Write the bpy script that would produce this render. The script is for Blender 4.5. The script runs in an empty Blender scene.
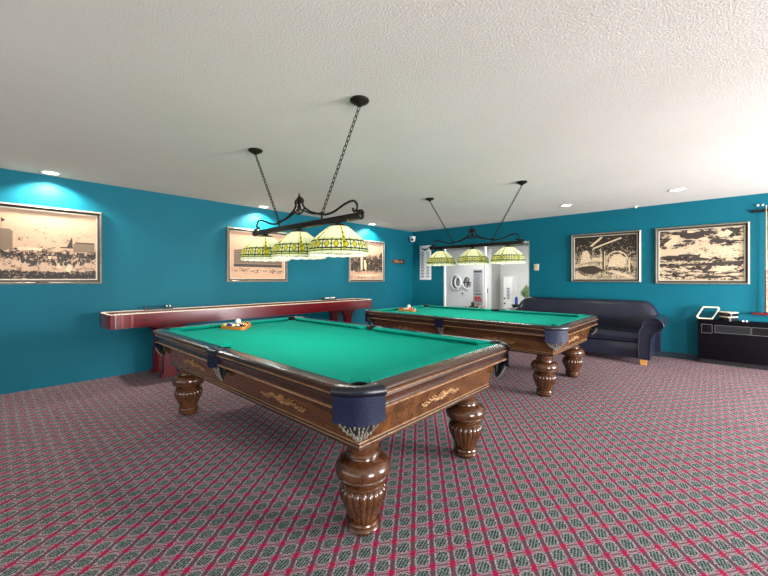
import bpy, bmesh, math, random
from mathutils import Vector, Matrix
random.seed(7)
PI = math.pi
SC = bpy.context.scene
COL = SC.collection
R = math.radians

# ------------------------------------------------------------------ colours and materials
def lin(c):
    return tuple((v/255/12.92 if v/255 <= .04045 else ((v/255+.055)/1.055)**2.4) for v in c) + (1,)

class NT:
    """small helper for writing node trees"""
    def __init__(s, mat):
        s.t = mat.node_tree; s.n = s.t.nodes; s.l = s.t.links
    def node(s, kind, **kw):
        n = s.n.new(kind)
        for k, v in kw.items(): setattr(n, k, v)
        return n
    def put(s, sock, v):
        if hasattr(v, 'is_linked') or isinstance(v, bpy.types.NodeSocket): s.l.new(v, sock)
        else: sock.default_value = v
    def m(s, op, a, b=None, c=None):
        n = s.node('ShaderNodeMath', operation=op)
        s.put(n.inputs[0], a)
        if b is not None: s.put(n.inputs[1], b)
        if c is not None: s.put(n.inputs[2], c)
        return n.outputs[0]
    def mix(s, f, a, b):
        n = s.node('ShaderNodeMix', data_type='RGBA')
        s.put(n.inputs[0], f); s.put(n.inputs[6], a); s.put(n.inputs[7], b)
        return n.outputs[2]
    def noise(s, vec, scale, detail=3, rough=.5):
        n = s.node('ShaderNodeTexNoise')
        if vec is not None: s.l.new(vec, n.inputs['Vector'])
        n.inputs['Scale'].default_value = scale
        n.inputs['Detail'].default_value = detail
        n.inputs['Roughness'].default_value = rough
        return n.outputs[0]
    def ramp(s, fac, stops, interp='LINEAR'):
        n = s.node('ShaderNodeValToRGB'); r = n.color_ramp; r.interpolation = interp
        while len(r.elements) < len(stops): r.elements.new(.5)
        for e, (p, c) in zip(r.elements, stops):
            e.position = p; e.color = c if len(c) == 4 else tuple(c)+(1,)
        s.put(n.inputs[0], fac)
        return n.outputs[0]
    def mapping(s, vec, scale=(1,1,1), rot=(0,0,0)):
        n = s.node('ShaderNodeMapping'); s.l.new(vec, n.inputs[0])
        n.inputs['Scale'].default_value = scale; n.inputs['Rotation'].default_value = rot
        return n.outputs[0]

def new_mat(name, col, rough=.5, metal=0, spec=.5):
    mt = bpy.data.materials.new(name); mt.use_nodes = True
    b = mt.node_tree.nodes['Principled BSDF']
    b.inputs['Base Color'].default_value = col
    b.inputs['Roughness'].default_value = rough
    b.inputs['Metallic'].default_value = metal
    b.inputs['Specular IOR Level'].default_value = spec
    return mt, b, NT(mt)

def plain(name, rgb, rough=.5, metal=0, spec=.5, var=.12, scale=30, bump=0.0, bscale=200):
    """procedural surface: base colour with a soft mottled variation and a fine bump"""
    mt, b, t = new_mat(name, lin(rgb), rough, metal, spec)
    tc = t.node('ShaderNodeTexCoord').outputs['Object']
    c = lin(rgb)
    n = t.noise(tc, scale, 4)
    lo = tuple(v*(1-var) for v in c[:3])+(1,); hi = tuple(min(1, v*(1+var)) for v in c[:3])+(1,)
    t.l.new(t.mix(n, lo, hi), b.inputs['Base Color'])
    if bump:
        bn = t.node('ShaderNodeBump'); bn.inputs['Strength'].default_value = bump
        bn.inputs['Distance'].default_value = .004
        t.l.new(t.noise(tc, bscale, 2), bn.inputs['Height']); t.l.new(bn.outputs[0], b.inputs['Normal'])
    return mt

def wood(name, dark, light, rough=.28, axis=0, scale=6):
    mt, b, t = new_mat(name, lin(light), rough)
    tc = t.node('ShaderNodeTexCoord').outputs['Object']
    sc = [18, 18, 18]; sc[axis] = 1.6
    v = t.mapping(tc, tuple(sc))
    n = t.noise(v, scale*.35, 5, .6)
    f = t.noise(v, scale*2.2, 3, .6)
    mixv = t.m('ADD', t.m('MULTIPLY', n, .7), t.m('MULTIPLY', f, .3))
    t.l.new(t.ramp(mixv, [(.34, lin(dark)), (.66, lin(light))]), b.inputs['Base Color'])
    bn = t.node('ShaderNodeBump'); bn.inputs['Strength'].default_value = .08
    bn.inputs['Distance'].default_value = .003
    t.l.new(f, bn.inputs['Height']); t.l.new(bn.outputs[0], b.inputs['Normal'])
    b.inputs['Coat Weight'].default_value = .35; b.inputs['Coat Roughness'].default_value = .15
    return mt

def emit(name, rgb, strength):
    mt, b, t = new_mat(name, lin(rgb), .5)
    b.inputs['Emission Color'].default_value = lin(rgb)
    b.inputs['Emission Strength'].default_value = strength
    return mt

def make_carpet():
    mt, b, t = new_mat('patterned_carpet', (.1,.1,.1,1), .95, 0, .15)
    g = t.node('ShaderNodeNewGeometry').outputs['Position']
    wob = t.node('ShaderNodeTexNoise'); t.l.new(g, wob.inputs['Vector'])
    wob.inputs['Scale'].default_value = 160; wob.inputs['Detail'].default_value = 1
    sx = t.node('ShaderNodeSeparateXYZ'); t.l.new(g, sx.inputs[0])
    wx = t.m('MULTIPLY', t.m('SUBTRACT', wob.outputs[0], .5), .016)
    u = t.m('DIVIDE', t.m('ADD', sx.outputs[0], wx), .1138)
    v = t.m('DIVIDE', t.m('ADD', sx.outputs[1], wx), .1512)
    PH = (.709/.1138, -1.957/.1512)      # a red knot lies at (-0.709, 1.957)
    u = t.m('ADD', u, PH[0]); v = t.m('ADD', v, PH[1])
    a = t.m('ADD', u, v); bb = t.m('SUBTRACT', u, v)
    fa = t.m('SUBTRACT', t.m('FRACT', t.m('ADD', a, 200)), .5)
    fb = t.m('SUBTRACT', t.m('FRACT', t.m('ADD', bb, 200)), .5)
    aa = t.m('ABSOLUTE', fa); ab = t.m('ABSOLUTE', fb)
    d8 = t.m('POWER', t.m('ADD', t.m('POWER', aa, 2.6), t.m('POWER', ab, 2.6)), 1/2.6)
    raw = t.noise(g, 210, 2, .75)
    speck = t.ramp(raw, [(.34,(0,0,0,1)),(.66,(1,1,1,1))])
    # concentric squiggles inside each oval
    sq = t.m('SINE', t.m('ADD', t.m('MULTIPLY', t.m('ADD', u, t.m('MULTIPLY', v, .35)), 50), t.m('MULTIPLY', raw, 9)))
    teal = t.mix(t.m('GREATER_THAN', t.m('ADD', sq, speck), .75), lin((24,46,44)), lin((128,146,140)))
    white = t.mix(speck, lin((136,110,118)), lin((250,224,230)))
    maroon = t.mix(speck, lin((28,18,22)), lin((120,92,101)))
    greyb = t.mix(speck, lin((28,16,20)), lin((148,112,121)))
    red = t.mix(speck, lin((128,4,50)), lin((196,24,84)))
    stripe_a = t.m('GREATER_THAN', aa, .40)
    c = t.mix(stripe_a, greyb, maroon)
    c = t.mix(t.m('LESS_THAN', d8, .345), c, teal)
    ring = t.m('LESS_THAN', t.m('ABSOLUTE', t.m('SUBTRACT', d8, .355)), .020)
    c = t.mix(t.m('MULTIPLY', ring, .6), c, white)
    la = t.m('LESS_THAN', t.m('ABSOLUTE', t.m('SUBTRACT', aa, .335)), .016)
    lb = t.m('LESS_THAN', t.m('ABSOLUTE', t.m('SUBTRACT', ab, .42)), .020)
    c = t.mix(t.m('MULTIPLY', lb, .62), c, white)
    c = t.mix(t.m('MULTIPLY', la, .75), c, white)
    kw = t.m('ADD', .31, t.m('MULTIPLY', t.m('SUBTRACT', raw, .5), .45))
    knot = t.m('MULTIPLY', t.m('GREATER_THAN', aa, t.m('ADD', kw, .02)), t.m('GREATER_THAN', t.m('ADD', ab, t.m('MULTIPLY', aa, .35)), t.m('ADD', kw, .15)))
    c = t.mix(knot, c, red)
    # worn, slightly lighter and darker walkways
    wear = t.noise(g, 1.1, 3, .5)
    c = t.mix(t.m('MULTIPLY', wear, .2), c, lin((84,58,62)))
    t.l.new(c, b.inputs['Base Color'])
    bn = t.node('ShaderNodeBump'); bn.inputs['Strength'].default_value = .5; bn.inputs['Distance'].default_value = .004
    t.l.new(speck, bn.inputs['Height']); t.l.new(bn.outputs[0], b.inputs['Normal'])
    return mt

def make_ceiling_mat():
    mt, b, t = new_mat('textured_ceiling_paint', lin((214,209,202)), .9, 0, .2)
    g = t.node('ShaderNodeNewGeometry').outputs['Position']
    n = t.noise(g, 1.3, 4, .55)
    f = t.noise(g, 70, 3, .6)
    c = t.mix(n, lin((214,208,199)), lin((230,225,217)))
    c = t.mix(t.m('MULTIPLY', f, .3), c, lin((196,188,178)))
    t.l.new(c, b.inputs['Base Color'])
    bn = t.node('ShaderNodeBump'); bn.inputs['Strength'].default_value = .55; bn.inputs['Distance'].default_value = .006
    t.l.new(t.noise(g, 85, 3, .55), bn.inputs['Height']); t.l.new(bn.outputs[0], b.inputs['Normal'])
    return mt

def make_teal():
    mt, b, t = new_mat('teal_wall_paint', lin((0,112,134)), .6, 0, .2)
    g = t.node('ShaderNodeNewGeometry').outputs['Position']
    n = t.noise(g, .9, 4, .6)
    t.l.new(t.mix(n, lin((0,84,100)), lin((0,104,122))), b.inputs['Base Color'])
    bn = t.node('ShaderNodeBump'); bn.inputs['Strength'].default_value = .25; bn.inputs['Distance'].default_value = .004
    t.l.new(t.noise(g, 90, 3, .6), bn.inputs['Height']); t.l.new(bn.outputs[0], b.inputs['Normal'])
    return mt

def make_shade_glass():
    """leaded glass: white cone above, a band of cells with yellow and green lozenges below"""
    mt, b, t = new_mat('leaded_glass', (1,1,1,1), .25)
    uv = t.node('ShaderNodeUVMap').outputs[0]
    s = t.node('ShaderNodeSeparateXYZ'); t.l.new(uv, s.inputs[0])
    u, v = s.outputs[0], s.outputs[1]
    N = 20
    fu = t.m('SUBTRACT', t.m('FRACT', t.m('MULTIPLY', u, N)), .5)
    fuh = t.m('SUBTRACT', t.m('FRACT', t.m('ADD', t.m('MULTIPLY', u, N), .5)), .5)
    vb = t.m('DIVIDE', t.m('SUBTRACT', v, .10), .40)      # 0..1 in the band
    fv = t.m('SUBTRACT', vb, .52)
    au, av, auh = t.m('ABSOLUTE', fu), t.m('ABSOLUTE', fv), t.m('ABSOLUTE', fuh)
    dia = t.m('ADD', t.m('MULTIPLY', au, 1.5), t.m('MULTIPLY', av, 1.25))
    diah = t.m('ADD', t.m('MULTIPLY', auh, 1.5), t.m('MULTIPLY', av, 1.25))
    white = lin((246,246,226)); lead = lin((22,28,16)); yel = lin((222,214,70)); grn = lin((88,120,48)); pale = lin((222,232,178))
    c = t.mix(t.m('GREATER_THAN', av, .30), white, pale)
    c = t.mix(t.m('LESS_THAN', dia, .40), c, yel)
    c = t.mix(t.m('LESS_THAN', diah, .22), c, grn)
    ln = t.m('LESS_THAN', t.m('ABSOLUTE', t.m('SUBTRACT', dia, .43)), .055)
    l2 = t.m('LESS_THAN', t.m('ABSOLUTE', t.m('SUBTRACT', av, .33)), .05)
    l3 = t.m('MULTIPLY', t.m('LESS_THAN', auh, .05), t.m('GREATER_THAN', av, .14))
    lines = t.m('MAXIMUM', t.m('MAXIMUM', ln, l2), l3)
    c = t.mix(lines, c, lead)
    inband = t.m('MULTIPLY', t.m('GREATER_THAN', v, .10), t.m('LESS_THAN', v, .50))
    top = t.mix(t.m('LESS_THAN', auh, .025), lin((250,248,232)), lin((196,198,160)))
    c = t.mix(inband, top, c)
    # six green-gold ribs from crown to hem
    fr = t.m('ABSOLUTE', t.m('SUBTRACT', t.m('FRACT', t.m('MULTIPLY', u, 6)), .5))
    rib = t.m('MULTIPLY', t.m('LESS_THAN', fr, .045), t.m('GREATER_THAN', v, .10))
    ribc = t.mix(t.m('GREATER_THAN', t.m('FRACT', t.m('MULTIPLY', v, 6)), .35), lin((96,110,30)), lin((198,186,50)))
    c = t.mix(rib, c, ribc)
    hem = t.m('LESS_THAN', t.m('ABSOLUTE', t.m('SUBTRACT', v, .10)), .018)
    c = t.mix(hem, c, lin((90,100,60)))
    t.l.new(c, b.inputs['Base Color'])
    tr = t.node('ShaderNodeBsdfTranslucent'); t.l.new(c, tr.inputs[0])
    mx = t.node('ShaderNodeMixShader'); mx.inputs[0].default_value = .72
    t.l.new(b.outputs[0], mx.inputs[1]); t.l.new(tr.outputs[0], mx.inputs[2])
    out = [n for n in t.n if n.type == 'OUTPUT_MATERIAL'][0]
    t.l.new(mx.outputs[0], out.inputs[0])
    return mt

def make_leather(name, rgb, rough=.35, weave=0):
    mt, b, t = new_mat(name, lin(rgb), rough, 0, .16 if weave else .5)
    tc = t.node('ShaderNodeTexCoord').outputs['Object']
    bn = t.node('ShaderNodeBump'); bn.inputs['Strength'].default_value = .3; bn.inputs['Distance'].default_value = .002
    if weave:
        vn = t.node('ShaderNodeTexVoronoi'); vn.inputs['Scale'].default_value = weave
        t.l.new(tc, vn.inputs['Vector']); h = vn.outputs['Distance']
        c = t.mix(t.m('GREATER_THAN', h, .42), lin(rgb), lin(tuple(min(255, v+12) for v in rgb)))
        bn.inputs['Strength'].default_value = .6
    else:
        h = t.noise(tc, 160, 3, .6)
        c = t.mix(t.noise(tc, 5, 3), lin(tuple(v*.8 for v in rgb)), lin(tuple(v*1.15 for v in rgb)))
    t.l.new(c, b.inputs['Base Color'])
    t.l.new(h, bn.inputs['Height']); t.l.new(bn.outputs[0], b.inputs['Normal'])
    return mt

def make_print(name, paper, ink, stops, sx, sy, contrast=1.0, seed=0, paper2=None, hatch=0, detail=6):
    """an old engraving: ink density by height in the sheet, broken up into strokes"""
    mt, b, t = new_mat(name, lin(paper), .55, 0, .3)
    uv = t.node('ShaderNodeUVMap').outputs[0]
    s = t.node('ShaderNodeSeparateXYZ'); t.l.new(uv, s.inputs[0])
    dens = t.ramp(s.outputs[1], [(p, (k,k,k,1)) for p, k in stops])
    mp = t.node('ShaderNodeMapping'); t.l.new(uv, mp.inputs[0])
    mp.inputs['Scale'].default_value = (sx, sy, 1); mp.inputs['Location'].default_value = (seed*3.7, seed*1.3, 0)
    n = t.noise(mp.outputs[0], 1.0, detail, .68)
    fine = t.noise(mp.outputs[0], 9.0, 2, .6)
    mid = t.noise(mp.outputs[0], 3.2, 4, .65)
    val = t.m('ADD', t.m('ADD', t.m('MULTIPLY', t.m('SUBTRACT', n, .5), 1.7*contrast), t.m('ADD', t.m('MULTIPLY', t.m('SUBTRACT', mid, .5), 1.3), t.m('MULTIPLY', t.m('SUBTRACT', fine, .5), .8))), t.m('ADD', dens, .04))
    if hatch:
        hs = t.m('MULTIPLY', t.m('SINE', t.m('MULTIPLY', s.outputs[1], hatch)), .12)
        val = t.m('ADD', val, hs)
    p2 = paper2 or tuple(v*.86 for v in paper)
    pc = t.mix(t.noise(mp.outputs[0], .4, 3), lin(paper), lin(p2))
    k = t.ramp(val, [(.36, (0,0,0,1)), (.46, (.38,.38,.38,1)), (.56, (1,1,1,1))])
    t.l.new(t.mix(k, pc, lin(ink)), b.inputs['Base Color'])
    return mt

M = {}
M['carpet'] = make_carpet()
M['ceiling'] = make_ceiling_mat()
M['teal'] = make_teal()
M['white_paint'] = plain('white_paint', (228,228,226), .6, var=.03, scale=3)
M['grey_paint'] = plain('grey_paint', (176,176,172), .6, var=.04, scale=3)
M['dark_base'] = plain('dark_vinyl_base', (20,44,56), .5)
M['white_trim'] = plain('white_metal_trim', (236,236,232), .4, var=.03)
M['rail_wood'] = wood('polished_brown_rail_wood', (26,13,7), (74,41,21), .2, 0, 4)
M['rail_wood_cross'] = wood('polished_brown_rail_wood_cross', (26,13,7), (74,41,21), .2, 1, 4)
M['apron_wood'] = wood('stained_apron_wood', (50,27,11), (108,66,29), .26, 0, 2.2)
M['leg_wood'] = wood('turned_leg_wood', (30,15,8), (94,56,30), .22, 2, 3)
M['trim_wood'] = wood('pale_moulding_wood', (112,82,58), (180,140,104), .22, 0)  # pale colour stands in for gloss highlights on the table edges
M['carving'] = plain('gilded_carving', (150,112,74), .38, .35, var=.45, scale=60)
M['felt'] = plain('green_felt', (0,152,134), .95, spec=.1, var=.05, scale=300, bump=.15, bscale=700)
M['pocket_leather'] = make_leather('navy_pocket_leather', (12,15,28), .3)
M['pocket_weave'] = make_leather('embossed_pocket_leather', (10,15,40), .42, 170)
M['black'] = plain('black_leather_bag', (10,10,12), .6)
M['fringe'] = plain('fringe_cord', (112,106,96), .6, var=.95, scale=120)
M['iron'] = plain('dark_bronze_iron', (34,29,24), .42, .6, var=.3)
M['glass'] = make_shade_glass()
M['bulb'] = emit('lit_bulb', (255,240,214), 170)
M['can_lens'] = emit('lit_downlight_lens', (255,246,228), 9)
M['red_lacquer'] = wood('red_lacquered_wood', (84,6,14), (128,12,24), .25, 1)
M['inlay'] = plain('red_inlay', (158,52,48), .35)
M['board_maple'] = wood('shuffleboard_maple', (176,132,84), (216,178,130), .25, 1)
M['black_lacquer'] = plain('black_lacquer', (14,13,14), .35)
M['silver_frame'] = plain('champagne_frame', (146,140,126), .38, .3, var=.6, scale=45, bump=.3, bscale=120)
M['frame_dark'] = plain('dark_inner_frame', (52,42,34), .45, .1, var=.4, scale=50)
M['frame_lip'] = plain('pale_frame_lip', (176,166,148), .4, .1, var=.35)
M['brown_plate'] = plain('brown_plate', (58,30,22), .4)
M['gold_text'] = plain('gold_lettering', (176,140,92), .4, .2)
M['ink'] = plain('engraving_ink', (54,43,36), .6, var=.75, scale=70)
M['ink_mid'] = plain('engraving_wash', (120,98,78), .6, var=.45, scale=80)
M['paper'] = plain('cream_paper', (206,182,148), .6, var=.45, scale=55)
M['sofa'] = make_leather('navy_sofa_leather', (31,34,50), .27)
M['foot_wood'] = plain('honey_wood_foot', (214,150,74), .4, var=.15)
M['unit_black'] = plain('black_unit_paint', (9,7,12), .65, spec=.08, var=.2)
M['unit_dark'] = plain('black_grille_recess', (5,5,6), .6)
M['unit_edge'] = plain('worn_pale_edge', (84,82,86), .5)
M['pale_wood'] = plain('pale_wood', (246,230,204), .4, var=.08)
M['rack_wood'] = plain('orange_rack_wood', (196,124,44), .4, var=.15)
M['cue_wood'] = wood('maple_cue_shaft', (176,138,90), (206,174,128), .3, 2)
M['cue_butt'] = wood('orange_cue_butt', (140,62,14), (180,92,28), .22, 2)
M['red_shelf'] = plain('red_lacquer_shelf', (118,16,22), .35)
M['white_plastic'] = plain('white_plastic', (238,238,234), .35, var=.02)
M['beige_plastic'] = plain('beige_plastic', (206,192,164), .45, var=.05)
M['board_white'] = plain('white_board', (226,226,228), .4, var=.03)
M['text_dark'] = plain('dark_print', (62,62,70), .6)
M['poster_grey'] = plain('grey_poster', (168,168,170), .5, var=.08)
M['leaf'] = plain('dark_green_leaf', (52,88,50), .45, var=.4, scale=20)
M['leaf_pale'] = plain('pale_green_leaf', (140,166,120), .5, var=.4, scale=20)
M['flower'] = plain('red_flower', (190,40,60), .6)
M['pot'] = plain('dark_pot', (38,36,40), .5)
M['blue'] = plain('blue_plastic', (28,60,150), .4)

# ------------------------------------------------------------------ mesh helpers
def B(): return bmesh.new()

def box(bm, c, s, bev=0, rot=None, seg=2):
    r = bmesh.ops.create_cube(bm, size=1)
    vs = r['verts']
    mtx = Matrix.Translation(c)
    if rot is not None: mtx = mtx @ rot
    mtx = mtx @ Matrix.Diagonal((s[0], s[1], s[2], 1))
    bmesh.ops.transform(bm, matrix=mtx, verts=vs)
    if bev:
        es = list({e for v in vs for e in v.link_edges})
        bmesh.ops.bevel(bm, geom=es, offset=bev, segments=seg, affect='EDGES', profile=.5)
    return bm

def quad_strip(bm, rings, closed=True, cap=True):
    """rings: list of equal-length lists of points"""
    vr = [[bm.verts.new(p) for p in r] for r in rings]
    n = len(vr[0])
    for i in range(len(vr)-1):
        for j in range(n if closed else n-1):
            k = (j+1) % n
            bm.faces.new((vr[i][j], vr[i][k], vr[i+1][k], vr[i+1][j]))
    if cap and closed:
        bm.faces.new(list(reversed(vr[0]))); bm.faces.new(vr[-1])
    return vr

def prism(bm, prof, p0, p1, fx, fy, t0=None, t1=None):
    """extrude profile (a,b) -> fx*a+fy*b from p0 to p1; t0/t1: end shift along the run per unit a"""
    p0, p1, fx, fy = map(Vector, (p0, p1, fx, fy)); d = (p1-p0).normalized()
    r0 = [p0+fx*a+fy*b+d*(t0(a) if t0 else 0) for a, b in prof]
    r1 = [p1+fx*a+fy*b-d*(t1(a) if t1 else 0) for a, b in prof]
    quad_strip(bm, [r0, r1]); return bm

def lathe(bm, prof, n=32, c=(0,0,0), mod=None, uv=False):
    rings = []
    for r, z in prof:
        ring = []
        for j in range(n):
            a = 2*PI*j/n; rr = r*(mod(a, z) if mod else 1)
            ring.append(Vector((c[0]+rr*math.cos(a), c[1]+rr*math.sin(a), c[2]+z)))
        rings.append(ring)
    quad_strip(bm, rings, True, True); return bm

def tube(bm, pts, r, n=8, closed=False, rad=None):
    pts = [Vector(p) for p in pts]; m = len(pts); rings = []; nrm = None
    for i, p in enumerate(pts):
        if closed: t = pts[(i+1) % m]-pts[i-1]
        else: t = pts[min(i+1, m-1)]-pts[max(i-1, 0)]
        t = t.normalized() if t.length > 1e-9 else Vector((0,0,1))
        if nrm is None:
            nrm = t.orthogonal().normalized()
        else:
            nrm = nrm-t*nrm.dot(t)
            nrm = nrm.normalized() if nrm.length > 1e-6 else t.orthogonal().normalized()
        bn = t.cross(nrm); q = rad[i] if rad else r
        rings.append([p+(nrm*math.cos(2*PI*k/n)+bn*math.sin(2*PI*k/n))*q for k in range(n)])
    if closed: quad_strip(bm, rings+[rings[0]], True, False)
    else: quad_strip(bm, rings)
    return bm

def ellipsoid(bm, c, s, rot=None, u=12, v=8):
    r = bmesh.ops.create_uvsphere(bm, u_segments=u, v_segments=v, radius=1)
    m = Matrix.Translation(c)
    if rot is not None: m = m @ rot
    bmesh.ops.transform(bm, matrix=m @ Matrix.Diagonal((s[0], s[1], s[2], 1)), verts=r['verts'])
    return bm

def smooth_path(ctrl, n=8):
    """Catmull-Rom through control points"""
    P = [Vector(p) for p in ctrl]; out = []
    for i in range(len(P)-1):
        a, b, c, d = P[max(i-1,0)], P[i], P[i+1], P[min(i+2,len(P)-1)]
        for k in range(n):
            t = k/n
            out.append(.5*((2*b)+(c-a)*t+(2*a-5*b+4*c-d)*t*t+(3*b-a-3*c+d)*t**3))
    out.append(P[-1]); return out

def obj(name, bm, mat, parent=None, loc=(0,0,0), angle=35, rot=(0,0,0), weld=True):
    me = bpy.data.meshes.new(name)
    if weld: bmesh.ops.remove_doubles(bm, verts=bm.verts, dist=1e-6)
    bmesh.ops.recalc_face_normals(bm, faces=bm.faces)
    bm.to_mesh(me); bm.free()
    if angle:
        me.shade_smooth()
        try: me.set_sharp_from_angle(angle=R(angle))
        except Exception: pass
    o = bpy.data.objects.new(name, me); COL.objects.link(o)
    if mat: me.materials.append(mat)
    o.location = loc; o.rotation_euler = rot
    if parent: o.parent = parent
    return o

def tag(o, label, cat, group=None):
    o['label'] = label; o['category'] = cat
    if group: o['group'] = group
    return o

def thing(name, label, cat, loc=(0,0,0), rotz=0, group=None):
    o = bpy.data.objects.new(name, None); COL.objects.link(o)
    o.empty_display_size = .1
    o.location = loc; o.rotation_euler = (0,0,rotz)
    return tag(o, label, cat, group)

def struct(name, bm, mat, angle=0):
    o = obj(name, bm, mat, None, angle=angle); o['kind'] = 'structure'; return o

def kids(o): return [c for c in bpy.data.objects if c.parent == o]
def copy_tree(o, parent=None):
    c = o.copy(); COL.objects.link(c)
    if parent: c.parent = parent
    for ch in kids(o): copy_tree(ch, c)
    return c

def uvplane(bm, p00, p10, p11, p01):
    uvl = bm.loops.layers.uv.verify()
    f = bm.faces.new([bm.verts.new(p) for p in (p00, p10, p11, p01)])
    for l, uv in zip(f.loops, ((0,0),(1,0),(1,1),(0,1))): l[uvl].uv = uv
    return bm

# ------------------------------------------------------------------ the room
XL, YB, H = -5.907, 7.595, 2.54
XR, YF = 4.3, -2.8
OX0, OX1, OZ = -4.95, -2.83, 2.09          # opening in the back wall
TW = .12
YH = 12.4                                  # hall beyond

bm = B(); box(bm, ((XL+XR)/2, (YF+YB)/2, -.05), (XR-XL+2*TW, YB-YF+2*TW, .1)); struct('floor', bm, M['carpet'])
bm = B(); box(bm, ((XL+XR)/2, (YF+YB)/2, H+.05), (XR-XL+2*TW, YB-YF+2*TW, .1)); struct('ceiling', bm, M['ceiling'])
bm = B(); box(bm, (XL-TW/2, (YF+YB)/2, H/2), (TW, YB-YF+2*TW, H)); struct('wall_left', bm, M['teal'])
bm = B()
box(bm, ((XL+OX0)/2, YB+TW/2, H/2), (OX0-XL, TW, H))
box(bm, ((OX1+XR)/2, YB+TW/2, H/2), (XR-OX1, TW, H))
box(bm, ((OX0+OX1)/2, YB+TW/2, (OZ+H)/2), (OX1-OX0, TW, H-OZ))
struct('wall_back', bm, M['teal'])
# daylight windows in the right wall; the one behind the photographer is added fill
WZ0, WZ1 = .25, 1.85
WINS = [(-.7, .8), (4.2, 6.6)]
bm = B()
ys = [YF]+[v for w in WINS for v in w]+[YB]
for a, b in zip(ys[::2], ys[1::2]): box(bm, (XR+TW/2, (a+b)/2, H/2), (TW, b-a, H))
for a, b in WINS:
    box(bm, (XR+TW/2, (a+b)/2, WZ0/2), (TW, b-a, WZ0)); box(bm, (XR+TW/2, (a+b)/2, (WZ1+H)/2), (TW, b-a, H-WZ1))
struct('wall_right', bm, M['teal'])
FX0, FX1 = -5.2, 1.5
bm = B()
box(bm, ((XL+FX0)/2, YF-TW/2, H/2), (FX0-XL, TW, H))
box(bm, ((FX1+XR)/2, YF-TW/2, H/2), (XR-FX1, TW, H))
box(bm, ((FX0+FX1)/2, YF-TW/2, WZ0/2), (FX1-FX0, TW, WZ0))
box(bm, ((FX0+FX1)/2, YF-TW/2, (WZ1+H)/2), (FX1-FX0, TW, H-WZ1))
struct('wall_front', bm, M['teal'])
def window(name, p0, p1, n):
    bm = B(); p0 = Vector(p0); p1 = Vector(p1); d = p1-p0
    along = 0 if abs(d.x) > abs(d.y) else 1
    L = abs(d[along])
    def bar(c, la, lz):
        s = [.06,.06,lz]; s[along] = la; box(bm, c, s)
    mid = (p0+p1)/2
    bar((mid.x, mid.y, p0.z+.03), L, .06); bar((mid.x, mid.y, p1.z-.03), L, .06)
    for k in range(n+1):
        c = Vector(mid); c[along] = min(p0[along], p1[along])+L*k/n
        c[along] += .03 if k == 0 else (-.03 if k == n else 0)
        bar(c, .06, p1.z-p0.z-.12)
    struct(name, bm, M['white_trim'])
for k, (a, b) in enumerate(WINS): window('window_%d' % (k+1), (XR+TW/2, a, WZ0), (XR+TW/2, b, WZ1), 2)
window('window_3', (FX0, YF-TW/2, WZ0), (FX1, YF-TW/2, WZ1), 4)  # unseen window, added as the opening for the front fill

# frame of the opening with its mullion
bm = B(); d = .03
box(bm, (OX0+d/2, YB+TW/2, OZ/2), (d, TW-.06, OZ))
box(bm, (OX1-d/2, YB+TW/2, OZ/2), (d, TW-.06, OZ))
box(bm, ((OX0+OX1)/2, YB+TW/2, OZ-d/2), (OX1-OX0-2*d, TW-.06, d))
box(bm, (-3.85, YB+TW/2, (OZ-d)/2), (.04, TW-.06, OZ-d))
struct('trim_1', bm, M['white_trim'])
# baseboards
bm = B(); box(bm, ((OX1+XR)/2, YB-.006, .045), (XR-OX1, .012, .09)); struct('baseboard_back', bm, M['dark_base'])
bm = B(); box(bm, (XL+.006, (YF+YB)/2, .02), (.012, YB-YF, .04)); struct('baseboard_left', bm, M['teal'])
bm = B(); box(bm, ((XL+OX0)/2+.006, YB-.006, .045), (OX0-XL-.024, .012, .09)); struct('baseboard_corner', bm, M['dark_base'])

# hall beyond the opening
HY, HR, HX = 9.6, 10.3, -4.70
bm = B(); box(bm, (-4.6, (YB+TW+11)/2, -.05), (6.4, 11-YB-TW, .1)); struct('floor_hall', bm, M['grey_paint'])
bm = B(); box(bm, (-4.6, (YB+TW+11)/2, 2.33), (6.4, 11-YB-TW, .1)); struct('ceiling_hall', bm, M['white_paint'])
bm = B(); box(bm, ((-7.8+HX)/2, HY+.06, 1.14), (HX+7.8, .12, 2.28)); struct('wall_hall', bm, M['white_paint'])
bm = B(); box(bm, (HX-.06, (HY+.12+HR)/2, 1.14), (.12, HR-HY-.12, 2.28)); struct('wall_hall_return', bm, M['grey_paint'])
bm = B(); box(bm, ((HX-.12-1.4)/2, HR+.06, 1.14), (-1.4-HX+.12, .12, 2.28)); struct('wall_hall_far', bm, M['white_paint'])
bm = B(); box(bm, (-7.74, (YB+TW+HY)/2, 1.14), (.12, HY-YB-TW, 2.28)); struct('wall_hall_left', bm, M['white_paint'])
bm = B(); box(bm, (-1.46, (YB+TW+HR)/2, 1.14), (.12, HR-YB-TW, 2.28)); struct('wall_hall_right', bm, M['white_paint'])
bm = B(); box(bm, (-4.6, 8.9, 2.19), (6.1, .35, .18)); struct('beam', bm, M['grey_paint'])

# ------------------------------------------------------------------ pool tables
TL, TWd, TH = 2.98, 1.70, .80
hx, hy = TL/2, TWd/2
CR = .160                                    # corner radius of the rails
BX, BY = .04, -.042                        # the body below the rails sits a little off centre
bhx, bhy = 1.45, .808
NX, NY = hx-.18, hy-.18                     # cushion noses

def arc(cx, cy, r, a0, a1, n):
    return [(cx+r*math.cos(R(a0+(a1-a0)*i/n)), cy+r*math.sin(R(a0+(a1-a0)*i/n))) for i in range(n+1)]

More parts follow.
